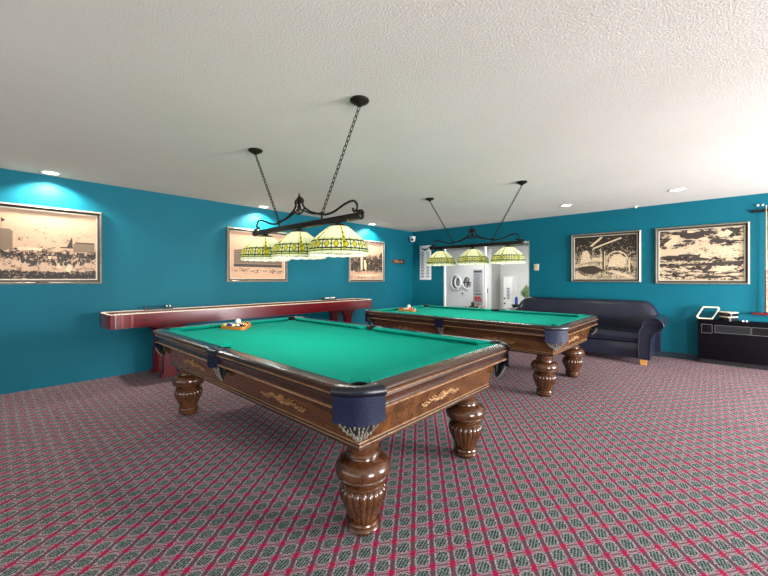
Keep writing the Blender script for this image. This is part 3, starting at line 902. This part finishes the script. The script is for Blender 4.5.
# harbour square with crowd
pr1 = make_print('crowd_engraving', (204,168,138), INK, [(0,.66),(.10,.62),(.13,.30),(.2,.30),(.27,.40),(.36,.60),(.42,.38),(.5,.12),(.62,.20),(.72,.16),(.9,-.05),(1,-.1)], 11, 9, .8, 1)
rw = []
b1 = [[(.0,.36),(.10,.36),(.10,.74),(.05,.80),(.0,.74)], rc(.12,.42,.26,.66), [(.11,.66),(.27,.66),(.24,.71),(.14,.71)], rc(.78,.42,.985,.55)]
b2 = [rc(.015+.02*k,.42,.024+.02*k,.68) for k in range(5)]+[rc(.14+.035*k,.52,.155+.035*k,.60) for k in range(3)]+[rc(.17,.71,.173,.86),[(.173,.86),(.205,.83),(.173,.80)],rc(.66,.47,.78,.49),[(.72,.49),(.77,.66),(.775,.49)],rc(.80,.53,.985,.57)]
rq = random.Random(3)
b3 = [blob(.20+.76*rq.random(), .22+.14*rq.random(), .008+.012*rq.random(), .02+.03*rq.random(), k, 8) for k in range(46)]
light1 = [[(.62,.17),(.66,.15),(.69,.24),(.66,.28)],[(.70,.12),(.75,.10),(.77,.18),(.74,.24)],rc(.30,.42,.5,.46),rc(.55,.30,.58,.34)]
picture('L', -.14, .995, 1.235, 2.160, pr1, 'large sepia engraving of a crowded square, at the far left under a downlight',
        [('ink_wash', M['ink_mid'], b1), ('ink_drawing', M['ink'], b2+b3), ('highlight', M['paper'], light1)], plate=True)
pr2 = make_print('hotel_engraving', (206,164,132), INK, [(0,.02),(.08,.10),(.16,.38),(.2,.30),(.24,.15),(.5,.05),(.8,-.05),(1,-.1)], 9, 14, .75, 2)
hb = [[(.06,.26),(.06,.60),(.14,.62),(.30,.66),(.62,.66),(.95,.60),(.95,.26)]]
hw = []
for r_ in range(6):
    for k in range(24): hw.append(rc(.085+.036*k,.335+.05*r_,.103+.036*k,.365+.05*r_))
hw += [rc(.06,.25,.95,.31), [(.3,.66),(.62,.66),(.60,.72),(.34,.72)]]
picture('L', 2.629, 3.764, 1.245, 2.153, pr2, 'sepia engraving of a long many-windowed building, behind the nearest lamp',
        [('ink_wash', M['ink_mid'], hb), ('ink_drawing', M['ink'], hw)])
pr3 = make_print('grove_engraving', (206,164,134), INK, [(0,.18),(.10,.30),(.14,.10),(.2,.34),(.26,.62),(.5,.62),(.62,.50),(.70,.22),(.78,.0),(1,-.1)], 13, 9, .85, 3)
h3 = [rc(.30,.26,.36,.60), rc(.40,.28,.46,.52), [(.28,.60),(.38,.60),(.33,.72)], rc(.44,.24,.48,.44), [(.05,.10),(.55,.06),(.95,.12),(.5,.15)]]
tr3 = [[(.62,.2),(.82,.2),(.90,.45),(.80,.70),(.74,.82),(.68,.66),(.58,.45)],[(.10,.22),(.26,.22),(.28,.45),(.2,.62),(.1,.5)]]
picture('L', 5.304, 6.455, 1.225, 2.185, pr3, 'sepia engraving of a house among dark trees, nearest the room corner',
        [('highlight', M['paper'], h3), ('ink_drawing', M['ink'], [blob(.12+.17*(k % 6), .34+.16*(k % 3), .07, .09, k+20) for k in range(3, 12) if k % 6 not in (1, 2)])])
pr4 = make_print('arcade_engraving', (206,184,150), (40,31,26), [(0,.30),(.12,.42),(.22,.55),(.3,.36),(.42,.40),(.55,.50),(.7,.66),(.85,.72),(1,.76)], 15, 12, .95, 4)
ring4 = [(.70+.17*math.cos(PI*k/12), .44+.20*math.sin(PI*k/12)) for k in range(13)]+[(.70+.15*math.cos(PI*k/12), .44+.175*math.sin(PI*k/12)) for k in range(12,-1,-1)]
l4 = [ring4]+[blob(.14+.40*rq.random(), .24+.10*rq.random(), .012, .02, k, 7) for k in range(30)]+[blob(.36,.46,.035,.05,3),blob(.46,.45,.03,.05,4)]+[[(.02,.0),(.30,.0),(.12,.10),(.02,.20)],[(.10,.36),(.28,.40),(.26,.60),(.22,.68),(.14,.66)],[(.30,.68),(.36,.72),(.78,.92),(.76,.95),(.32,.74)],[(.26,.78),(.30,.76),(.48,.97),(.44,.98)],
      rc(.44,.26,.455,.66),rc(.50,.24,.515,.64),[(.56,.28),(.82,.28),(.84,.46),(.76,.56),(.66,.56),(.58,.44)],rc(.88,.14,.90,.44),rc(.30,.42,.36,.50),rc(.38,.42,.44,.50),
      [(.54,.18),(.66,.20),(.98,.02),(.90,.01)],[(.02,.28),(.2,.34),(.4,.34),(.2,.30)]]
d4 = [rc(.60+.05*k,.30,.625+.05*k,.38) for k in range(4)]+[[(.72,.30),(.80,.30),(.80,.42),(.74,.44)],rc(.47,.2,.495,.7),[(.04,.26),(.18,.31),(.34,.31),(.5,.2),(.3,.10),(.15,.14)]]
picture('B', -2.028, -.921, 1.238, 2.140, pr4, 'dark engraving of an arcaded hall, left of the two on the back wall',
        [('highlight', M['paper'], l4), ('ink_drawing', M['ink'], d4)])
pr5 = make_print('seascape_engraving', (208,184,152), (40,31,26), [(0,.40),(.12,.34),(.2,.42),(.27,.44),(.30,.62),(.35,.40),(.42,.55),(.50,.20),(.60,.10),(.72,.40),(.82,.40),(.9,.52),(1,.46)], 6, 8.5, 1.35, 9)
d5 = [blob(.14,.80,.09,.05,1),blob(.30,.93,.12,.04,2),blob(.44,.87,.14,.07,3),blob(.60,.93,.09,.04,4),blob(.70,.76,.09,.035,5),blob(.86,.90,.07,.05,6),blob(.25,.70,.09,.03,7),blob(.06,.66,.05,.03,8),blob(.90,.74,.06,.02,9),blob(.36,.78,.06,.03,10),
      blob(.15,.47,.16,.03,11),blob(.34,.49,.14,.03,12)]+[blob(.05+.9*rq.random(), .06+.24*rq.random(), .06+.05*rq.random(), .012, k+40, 10) for k in range(22)]+[[(.0,.30),(.55,.33),(.99,.37),(.99,.30),(.5,.28)],[(.34,.42),(.52,.52),(.50,.45),(.62,.42),(.6,.38),(.3,.38)],[(.30,.84),(.40,.93),(.55,.97),(.60,.92),(.50,.85),(.40,.82)],[(.62,.74),(.76,.70),(.84,.76),(.74,.78)],[(.42,.04),(.60,.10),(.84,.08),(.7,.03)],[(.56,.14),(.66,.26),(.60,.28),(.52,.2)]]
l5 = [blob(.20,.88,.07,.05,21),blob(.40,.96,.05,.03,22),blob(.76,.88,.07,.06,23),blob(.12,.72,.06,.03,24),blob(.55,.80,.06,.03,25),blob(.92,.80,.04,.03,26)]+[blob(.08+.85*rq.random(), .06+.22*rq.random(), .04, .012, k+80, 9) for k in range(14)]+[[(.06,.74),(.18,.86),(.26,.84),(.20,.72)],[(.72,.86),(.82,.96),(.88,.9),(.82,.82)],[(.62,.18),(.74,.27),(.95,.26),(.8,.16)]]
picture('B', -.728, .397, 1.215, 2.145, pr5, 'engraving of a stormy sea under black clouds, beside the cue rack',
        [('ink_drawing', M['ink'], d5), ('highlight', M['paper'], l5)])

# ------------------------------------------------------------------ small things on the walls
def text_obj(name, body, size, mat, parent, loc, rot, depth=.001):
    cu = bpy.data.curves.new(name, 'FONT'); cu.body = body; cu.size = size; cu.extrude = depth
    cu.align_x = 'CENTER'; cu.align_y = 'CENTER'
    o = bpy.data.objects.new(name, cu); COL.objects.link(o)
    dg = bpy.context.evaluated_depsgraph_get(); me = bpy.data.meshes.new_from_object(o.evaluated_get(dg))
    bpy.data.objects.remove(o)
    o = bpy.data.objects.new(name, me); COL.objects.link(o); me.materials.append(mat)
    o.parent = parent; o.location = loc; o.rotation_euler = rot; return o
t = thing('wall_plaque', 'small dark plaque with gold lettering on the left wall near the corner', 'plaque', (XL, 7.005, 1.735), PI/2)
bm = B(); box(bm, (0,-.009,0), (.46,.016,.11), .004); obj('plate', bm, M['brown_plate'], t)
text_obj('lettering', 'Billiards', .105, M['gold_text'], t, (0,-.018,0), (PI/2,0,0))

t = thing('rules_board', 'tall white board with two columns of print beside the doorway', 'notice board', (-5.482, YB, 1.712))
bm = B(); box(bm, (0,-.0075,0), (.35,.019,.88), .003); pb = obj('panel', bm, M['board_white'], t)
bm = B()
for cxx in (-.085, .085):
    for k in range(26):
        wd = .10+.035*math.sin(k*2.3+cxx*40)
        box(bm, (cxx, -.0195, .27-k*.026), (wd, .001, .009+.005*(k % 3 == 0)))
obj('print_lines', bm, M['text_dark'], pb, angle=0)
bm = B()
for s in (-1,1):
    for a_, b_ in (((0,.345),(.14,.395)),((0,.335),(.10,.36)),((.0,.33),(.05,.33))):
        tube(bm, [(s*a_[0],-.020,a_[1]),(s*(a_[0]+b_[0])*.5,-.020,(a_[1]+b_[1])/2-.012),(s*b_[0],-.020,b_[1])], .009, 6)
ellipsoid(bm, (0,-.02,.335), (.02,.006,.03))
obj('winged_emblem', bm, M['text_dark'], pb, angle=60)

t = thing('wall_thermostat', 'small beige thermostat on the back wall right of the doorway', 'thermostat', (-2.688, YB, 1.535))
bm = B(); box(bm, (0,-.012,0), (.10,.024,.135), .006); obj('cover', bm, M['beige_plastic'], t)
bm = B(); box(bm, (0,-.0255,.02), (.06,.003,.035), .001); obj('display', bm, M['grey_paint'], t)

t = thing('security_camera', 'white security camera high in the corner under the ceiling', 'camera', (-5.80, 7.45, 2.33))
bm = B(); box(bm, (-.0545,.0735,.06), (.109,.147,.05), .01); tube(bm, [(-.03,.04,.045),(0,.0,.0)], .016, 10); obj('bracket', bm, M['white_plastic'], t)
bm = B(); ellipsoid(bm, (0,0,-.01), (.075,.075,.07), None, 20, 14); obj('dome', bm, M['white_plastic'], t, angle=60)
bm = B(); d_ = Vector((.62,-.75,-.15)).normalized(); tube(bm, [d_*.066-Vector((0,0,.01)), d_*.084-Vector((0,0,.01))], .034, 18); obj('lens', bm, M['black_lacquer'], t)

bm = B(); lathe(bm, [(.004,0),(.03,-.001),(.032,-.006),(.012,-.012),(.010,-.03),(.022,-.034),(.006,-.037)], 16)
tag(obj('sprinkler_head', bm, M['white_plastic'], None, (-.98, 7.45, H)), 'tiny white sprinkler head on the ceiling above the back wall pictures', 'sprinkler')
for x in (.479, .529):
    bm = B(); lathe(bm, [(.004,0),(.014,.001),(.014,.006),(.006,.010),(.007,.03),(.012,.034),(.003,.038)], 12)
    o = obj('wall_hook', bm, M['white_plastic'], None, (x, YB, 2.372), rot=(PI/2,0,0))
    tag(o, 'small white wall hook above the cue rack, '+('left of two' if x < .5 else 'right of two'), 'hook', 'white hooks above the cue rack')

# cue rack at the right edge
t = thing('cue_rack', 'wall cue rack with black clip bar and red shelf at the right edge', 'cue rack', (.86, YB, 0))
bm = B(); box(bm, (0,-.02,2.285), (.88,.04,.035), .004)
for k in range(6):
    for s in (-1,1): box(bm, (-.302+.12*k+s*.016,-.052,2.285), (.010,.03,.02), .002)
obj('clip_bar', bm, M['black_lacquer'], t)
bm = B(); box(bm, (0,-.05,.79), (.88,.10,.030), .006); obj('shelf', bm, M['red_shelf'], t)
t = thing('pool_cue', 'pool cue with orange butt and pale shaft standing in the wall rack', 'cue', (.560, YB-.055, .806))
def cuepart(name, prof, mat):
    bm = B(); lathe(bm, prof, 16); obj(name, bm, mat, t, angle=40)
cuepart('bumper', [(.010,0),(.0145,.002),(.0148,.018),(.010,.019)], M['black_lacquer'])
cuepart('butt', [(.010,.019),(.0148,.019),(.0135,.30),(.0118,.62),(.008,.621)], M['cue_butt'])
cuepart('shaft', [(.008,.621),(.0118,.621),(.0095,1.0),(.0068,1.46),(.0066,1.53),(.004,1.531)], M['cue_wood'])
cuepart('tip', [(.004,1.531),(.0066,1.531),(.0064,1.545),(.003,1.550)], M['white_plastic'])

# ------------------------------------------------------------------ sofa
sx0, sx1 = -3.10, -.53
t = thing('leather_sofa', 'navy blue leather sofa with rolled arms against the teal back wall', 'sofa', ((sx0+sx1)/2, 7.08, 0))
W2 = (sx1-sx0)/2; AW = .19
Y0, Y1 = -.44, .44                                  # local front and back
bm = B(); box(bm, (0,.02,.20), (2*W2-.36,.80,.24), .015); obj('base', bm, M['sofa'], t)
bm = B()
xin = W2-.23
prof = []
# seat cushion with a domed top and rounded front
pr = [(-.40,.33),(-.425,.36),(-.43,.40),(-.42,.435),(-.39,.455),(-.30,.468),(-.10,.472),(.12,.465),(.20,.45),(.20,.33)]
rings = []
for f in (-1,-.985,-.95,-.6,-.2,.2,.6,.95,.985,1):
    k = 0 if abs(f) > .99 else (.6 if abs(f) > .97 else (1 if abs(f) > .9 else 1.02))
    rings.append([Vector((f*xin, y, .33+(z-.33)*(.82+.18*k))) for y, z in pr])
quad_strip(bm, rings); obj('seat_cushion', bm, M['sofa'], t, angle=50)
bm = B(); tube(bm, [(-xin,-.432,.345),(xin,-.432,.345)], .008, 8); tube(bm, [(-xin,-.418,.438),(xin,-.418,.438)], .006, 8); obj('piping', bm, M['sofa'], t, angle=60)
# back: leaning pad, top corners falling away to the arms
bm = B(); rings = []
xs = [-W2+.10,-W2+.13,-W2+.20,-W2+.28,-W2+.36,-W2+.46,-.4,0,.4,W2-.46,W2-.36,W2-.28,W2-.20,W2-.13,W2-.10]
for x in xs:
    e = abs(x)-(W2-.33)
    top = .935-(max(0,e)/.23)**2.2*.25
    top = max(top, .62)
    kf = .4 if abs(x) > W2-.11 else 1
    rings.append([Vector((x, .42, .12)), Vector((x, .44, top-.10)), Vector((x, .40, top-.025)), Vector((x, .33, top)), Vector((x, .25, top-.015)),
                  Vector((x, .20-.04*0, top-.07)), Vector((x, .185-.03*kf, top-.07-(top-.50)*.4)), Vector((x, .15, .52)), Vector((x, .16, .40)), Vector((x,.20,.12))])
quad_strip(bm, rings); obj('backrest', bm, M['sofa'], t, angle=60)
for s in (-1, 1):
    # arm: panel flaring up to a roll, swept front to back
    cxr, czr, rr = s*(W2-.115), .605, .112
    out = []
    ins, outs = s*(W2-.23), s*(W2-.045*0-.165)
    P = [(s*(W2-.31), .085), (s*(W2-.31), .30), (s*(W2-.305), .50)]
    for i in range(13):
        a = R(190-230*i/12)
        P.append((cxr+s*(rr*math.cos(a)*1.15-.02), czr+rr*math.sin(a)))
    P += [(s*(W2-.115), .50), (s*(W2-.155), .40), (s*(W2-.17), .25), (s*(W2-.17), .085)]
    rings = []
    for y, k in ((-.452,.90),(-.462,.97),(-.455,1.0),(-.30,1.0),(0,1.0),(.30,1.0),(.42,1.0)):
        cxm = s*(W2-.21)
        rings.append([Vector((cxm+(x-cxm)*k, y, .085+(z-.085)*(1 if k == 1 else (.985 if k > .95 else .97)))) for x, z in P])
    bm = B(); quad_strip(bm, rings); ar = obj('arm', bm, M['sofa'], t, angle=50)
    bm = B(); tube(bm, [Vector((x, -.460, z)) for x, z in P[1:-1]], .007, 8); obj('arm_piping', bm, M['sofa'], ar, angle=60)
    for y in (-.41, .38):
        bm = B(); r0 = [Vector((s*(W2-.25)+dx*.045, y+dy*.04, .09)) for dx, dy in ((1,1),(-1,1),(-1,-1),(1,-1))]
        r1 = [Vector((s*(W2-.25)+dx*.034, y+dy*.03, .0)) for dx, dy in ((1,1),(-1,1),(-1,-1),(1,-1))]
        quad_strip(bm, [r1, r0]); obj('foot', bm, M['foot_wood'], t, angle=0)

# ------------------------------------------------------------------ black wall unit under the seascape
t = thing('wall_heating_unit', 'long black metal heating unit standing along the back wall', 'heating unit', (.60, YB-.015, 0))
ux0, ux1, uy = -.777, .80, -.21
bm = B(); box(bm, ((ux0+ux1)/2, uy/2, .365), (ux1-ux0, -uy, .57), .008); body = obj('casing', bm, M['unit_black'], t)
bm = B(); box(bm, ((ux0+ux1)/2, uy/2-.005, .658), (ux1-ux0+.016, -uy+.02, .024), .006); obj('top_panel', bm, M['unit_black'], t)
bm = B(); box(bm, ((ux0+ux1)/2, uy/2+.035, .04), (ux1-ux0-.03, -uy-.08, .08)); obj('toe_kick', bm, M['unit_dark'], t)
def outline(bm, x0, x1, z0, z1, w=.006):
    for c, s in ((((x0+x1)/2, uy-.002, z0),(x1-x0,.006,w)),(((x0+x1)/2, uy-.002, z1),(x1-x0,.006,w)),((x0, uy-.002,(z0+z1)/2),(w,.006,z1-z0)),((x1, uy-.002,(z0+z1)/2),(w,.006,z1-z0))): box(bm, c, s)
bm = B(); outline(bm, -.735, -.615, .475, .605); dr = obj('control_door', bm, M['unit_edge'], t, angle=0)
bm = B(); box(bm, (-.675, uy-.002, .54), (.108,.005,.118), .001); obj('door_panel', bm, M['unit_black'], dr)
for x0, x1 in ((-.585,-.205),(-.195,.19),(.20,.58)):
    bm = B(); outline(bm, x0, x1, .49, .60); g = obj('grille', bm, M['unit_edge'], t, angle=0)
    bm = B(); box(bm, ((x0+x1)/2, uy-.001, .545), (x1-x0-.008,.003,.10)); obj('recess', bm, M['unit_dark'], g, angle=0)
    bm = B()
    nb = 5 if x0 < -.3 else 24
    if nb == 5:
        for k in range(5): box(bm, ((x0+x1)/2, uy-.005, .505+.02*k), (x1-x0-.012,.004,.004))
    else:
        for k in range(nb): box(bm, (x0+(x1-x0)*(k+.5)/nb, uy-.005, .545), (.005,.004,.098))
    obj('bars', bm, M['unit_black'], g, angle=0)
# racks and chalk left on top of the unit
UT = .671
bm = B()
d0 = [Vector((-.075,0,0)),(Vector((.075,0,0)))]
s_ = .165
def diamond(k):
    # rounded parallelogram, lower edge flat
    P = [(-.092,0),(.075,0),(.158,.165),(.146,.194),(-.036,.194),(-.115,.030)]
    cxm, czm = .0215, .097
    return [Vector((cxm+(x-cxm)*k, 0, czm+(z-czm)*k)) for x, z in P]
o_, i_ = diamond(1), diamond(.84)
lean = Matrix.Rotation(R(-14), 4, 'X')
vr = [[bm.verts.new(lean @ (p+Vector((0,y,0)))) for p in q] for q, y in ((o_,-.022),(o_,.022),(i_,.022),(i_,-.022))]
for a in range(4):
    for j in range(6): bm.faces.new((vr[a][j], vr[a][(j+1)%6], vr[(a+1)%4][(j+1)%6], vr[(a+1)%4][j]))
o = obj('diamond_rack', bm, M['pale_wood'], None, (-.085, 7.452, UT+.006), 30)
tag(o, 'pale wooden diamond ball rack leaning upright on the black heating unit', 'ball rack')
for k, (z, lab) in enumerate(((UT, 'lower of two black triangle ball racks with pale rims stacked on the heating unit'), (UT+.066, 'upper of two black triangle ball racks with pale rims stacked on the heating unit'))):
    t = thing('triangle_rack', lab, 'ball rack', (.166+.006*k, 7.470, z), R(180+4*k), 'triangle racks on the heating unit')
    bm = B(); tri_rack_mesh(bm, .062, .012, .052, .02); obj('frame', bm, M['black_lacquer'], t, angle=40)
    bm = B(); tri_rack_mesh(bm, .061, .014, .013, .02); obj('rim', bm, M['pale_wood'], t, (0,0,.0522), angle=40)
for k, x in enumerate((.318, .356)):
    bm = B(); box(bm, (0,0,.011), (.022,.022,.022), .002)
    o = obj('chalk_cube', bm, M['white_plastic'], None, (x, 7.405, UT))
    tag(o, 'white chalk cube on the black heating unit, '+('left of two' if k == 0 else 'right of two'), 'chalk', 'chalk cubes on the heating unit')

# ------------------------------------------------------------------ things in the hall
t = thing('ring_wall_ornament', 'large white ring shaped wall ornament on the hall wall', 'wall ornament', (-5.60, HY, 1.19))
def ringpart(name, cx, a0, a1, r, th, sq, mat, y=-.04):
    bm = B(); n = 28
    pts = [(cx+sq*r*math.cos(R(a0+(a1-a0)*i/n)), y, r*math.sin(R(a0+(a1-a0)*i/n))) for i in range(n+1)]
    tube(bm, pts, th, 10); return obj(name, bm, mat, t, angle=60)
ringpart('outer_arc', -.17, 60, 300, .215, .030, .78, M['white_plastic'])
ringpart('arc_edge', -.14, 65, 295, .175, .014, .72, M['brown_plate'], -.05)
ringpart('ring', -.09, 0, 360, .155, .035, .62, M['white_plastic'], -.06)
ringpart('ring_edge', -.09, 0, 360, .105, .014, .5, M['text_dark'], -.05)
ringpart('second_arc', .19, 70, 290, .18, .028, .75, M['white_plastic'])
ringpart('second_arc_edge', .21, 75, 285, .14, .014, .7, M['text_dark'], -.05)
bm = B(); tube(bm, [(.08,-.05,-.0),(.34,-.05,.0)], .016, 8); tube(bm, [(.23,-.05,-.12),(.27,-.05,.12)], .016, 8); tube(bm, [(.14,-.05,.10),(.33,-.05,-.10)], .014, 8)
obj('cross_arms', bm, M['text_dark'], t, angle=60)
t = thing('hall_poster', 'tall grey printed poster on the hall wall beside the mullion', 'poster', (-5.06, HY, 1.05))
bm = B(); box(bm, (0,-.006,0), (.30,.010,1.04), .002); pp = obj('sheet', bm, M['poster_grey'], t)
bm = B(); box(bm, (0,-.012,.455), (.25,.002,.055))
for k in range(14): box(bm, (-.02+.015*math.sin(k*3), -.012, .37-k*.038), (.17+.04*math.sin(k*1.7), .002, .010))
box(bm, (0,-.012,-.20), (.2,.002,.03))
obj('print_lines', bm, M['text_dark'], pp, angle=0)
bm = B()
for k in range(9): ellipsoid(bm, (-.09+.022*k, -.012, -.33+.05*math.sin(k*2.2)), (.03,.002,.035), None, 8, 6)
obj('printed_picture', bm, M['flower'], pp)
bm = B(); tube(bm, [(0,0,0),(0,-.03,0)], .008, 8); ellipsoid(bm, (0,-.035,0), (.028,.02,.028))
tag(obj('wall_bumper', bm, M['black_lacquer'], None, (-5.55, HY, .86)), 'small round black knob on the white hall wall under the ornament', 'knob')
bm = B(); box(bm, (0,-.008,0), (.07,.014,.11), .003); box(bm, (0,-.018,0), (.012,.014,.03), .002)
tag(obj('light_switch', bm, M['black_lacquer'], None, (-4.79, HY, .96)), 'dark light switch at the edge of the hall wall', 'light switch')
bm = B(); box(bm, (0,-.025,.66), (.14,.05,1.32), .006)
tag(obj('access_panel', bm, M['grey_paint'], None, (-6.19, HY, 0)), 'narrow grey panel at the left end of the hall wall', 'panel')

t = thing('white_cabinet', 'narrow white cabinet with a printed notice in the hall', 'cabinet', (-4.32, HR-.175, 0))
bm = B(); box(bm, (0,.0,.68), (.27,.34,1.36), .006); obj('body', bm, M['white_paint'], t)
bm = B(); box(bm, (0,-.178,.68), (.23,.018,1.28), .004); dd = obj('door', bm, M['white_plastic'], t)
bm = B()
for z in (.60,.74): ellipsoid(bm, (-.085,-.20,z), (.022,.022,.022))
obj('knob', bm, M['black_lacquer'], dd)
bm = B(); box(bm, (.02,-.188,.88), (.12,.003,.36)); nt = obj('notice', bm, M['board_white'], dd)
bm = B()
for k in range(8): box(bm, (.02,-.191,1.02-.04*k), (.09-.02*(k % 2),.003,.018))
obj('print_lines', bm, M['text_dark'], nt, angle=0)

def plant(name, loc, n, spread, height, leafm, label, potr, poth, flowers=0):
    t = thing(name, label, 'plant', loc)
    bm = B(); lathe(bm, [(potr*.7,0),(potr*.75,.01),(potr,poth-.02),(potr*1.08,poth-.02),(potr*1.08,poth),(potr*.9,poth),(potr*.88,poth-.03),(.01,poth-.03)], 20); obj('pot', bm, M['pot'], t)
    bm = B(); rnd = random.Random(n)
    tips = []
    for k in range(n):
        a = rnd.uniform(0, 2*PI); e = rnd.uniform(.15, 1)
        tip = Vector((math.cos(a)*spread*e, math.sin(a)*spread*e, poth+height*(rnd.uniform(.35,1))*(1.15-.45*e)))
        root = Vector((0,0,poth-.02)); mid = root.lerp(tip,.5)+Vector((0,0,.06))
        pth = smooth_path([root, mid, tip], 4)
        side = Vector((-math.sin(a), math.cos(a), 0)); m_ = len(pth); vr = []
        tube(bm, pth[:5], .004, 5)
        for i, p in enumerate(pth[3:]):
            f = i/(m_-4); wd = .030*math.sin(PI*min(1, .12+f*.88))
            vr.append((bm.verts.new(p-side*wd), bm.verts.new(p+Vector((0,0,.006))), bm.verts.new(p+side*wd)))
        for q, r_ in zip(vr, vr[1:]):
            bm.faces.new((q[0],q[1],r_[1],r_[0])); bm.faces.new((q[1],q[2],r_[2],r_[1]))
        tips.append(tip)
    obj('foliage', bm, leafm, t, angle=80, weld=False)
    for k in range(flowers):
        bm = B(); p = tips[k]
        for j in range(5): ellipsoid(bm, p+Vector((.02*math.cos(j*1.257),.02*math.sin(j*1.257),.012)), (.02,.02,.01), None, 7, 5)
        obj('flower', bm, M['flower'], t)
plant('potted_plant', (-4.98, 9.18, 0), 60, .34, .42, M['leaf'], 'dark leafy potted plant with red flowers on the hall floor', .16, .26, 6)
t = thing('console_table', 'low dark console table in the hall beneath the pale plant', 'console table', (-3.74, 9.75, 0))
bm = B(); box(bm, (0,0,.585), (.62,.36,.03), .004); obj('table_top', bm, M['black_lacquer'], t)
bm = B(); box(bm, (0,0,.52), (.56,.30,.10), .003); obj('frame', bm, M['black_lacquer'], t)
for sx in (-1,1):
    for sy in (-1,1):
        bm = B(); box(bm, (sx*.27,sy*.14,.285), (.04,.04,.57), .003); obj('leg', bm, M['black_lacquer'], t)
plant('potted_plant', (-3.73, 9.78, .60), 70, .20, .44, M['leaf_pale'], 'pale green potted plant on the dark console table in the hall', .08, .12)
t = thing('water_bottle', 'blue bottle on the console table in the hall', 'bottle', (-3.97, 9.70, .60))
bm = B(); lathe(bm, [(.02,0),(.04,.004),(.042,.15),(.036,.18),(.018,.20),(.016,.215)], 18); obj('body', bm, M['blue'], t)
bm = B(); lathe(bm, [(.01,.214),(.02,.215),(.02,.24),(.01,.242)], 16); obj('cap', bm, M['white_plastic'], t)

# ------------------------------------------------------------------ light
def area(name, loc, rot, sx, sy, watts, col):
    L = bpy.data.lights.new(name, 'AREA'); L.shape = 'RECTANGLE'; L.size = sx; L.size_y = sy; L.energy = watts; L.color = col
    o = bpy.data.objects.new(name, L); COL.objects.link(o); o.location = loc; o.rotation_euler = rot; return o
for (a, b), wt in zip(WINS, (470, 980)):
    area('window_daylight', (XR+TW+.05, (a+b)/2, (WZ0+WZ1)/2), (0, R(90), 0), WZ1-WZ0, b-a, wt, (.97,.98,1))
area('window_daylight_front', ((FX0+FX1)/2, YF-TW-.05, (WZ0+WZ1)/2), (R(90), 0, 0), FX1-FX0, WZ1-WZ0, 66, (1,.93,.85))  # added fill for the ceiling and left floor, tinted warm
area('hall_ceiling_light', (-4.2, 8.7, 2.08), (0,0,0), 2.4, .3, 40, (1,.98,.95))
area('hall_daylight', (-1.55, 9.2, 1.3), (0, R(90), 0), 1.6, 1.4, 30, (1,1,1))  # area light along the hall's right side; that wall has no window

w = bpy.data.worlds.new('sky'); SC.world = w; w.use_nodes = True
bg = w.node_tree.nodes['Background']; bg.inputs[0].default_value = (.75,.85,1,1); bg.inputs[1].default_value = .6

# ------------------------------------------------------------------ camera
cam = bpy.data.cameras.new('camera'); co = bpy.data.objects.new('camera', cam); COL.objects.link(co)
co.location = (0, 0, 1.299); co.rotation_euler = (R(90), 0, R(42.394))
cam.sensor_width = 36; cam.lens = 360.952/768*36
cam.shift_y = -(288-278.721)/768
cam.clip_start = .05
SC.camera = co
SC.view_settings.view_transform = 'Standard'; SC.view_settings.look = 'None'
SC.view_settings.gamma = 1; SC.view_settings.exposure = 0.0; SC.view_settings.use_curve_mapping = False
try:
    SC.cycles.use_denoising = True; SC.cycles.denoising_prefilter = 'NONE'; SC.cycles.max_bounces = 8; SC.cycles.diffuse_bounces = 5
    SC.cycles.sample_clamp_indirect = 6
except Exception: pass
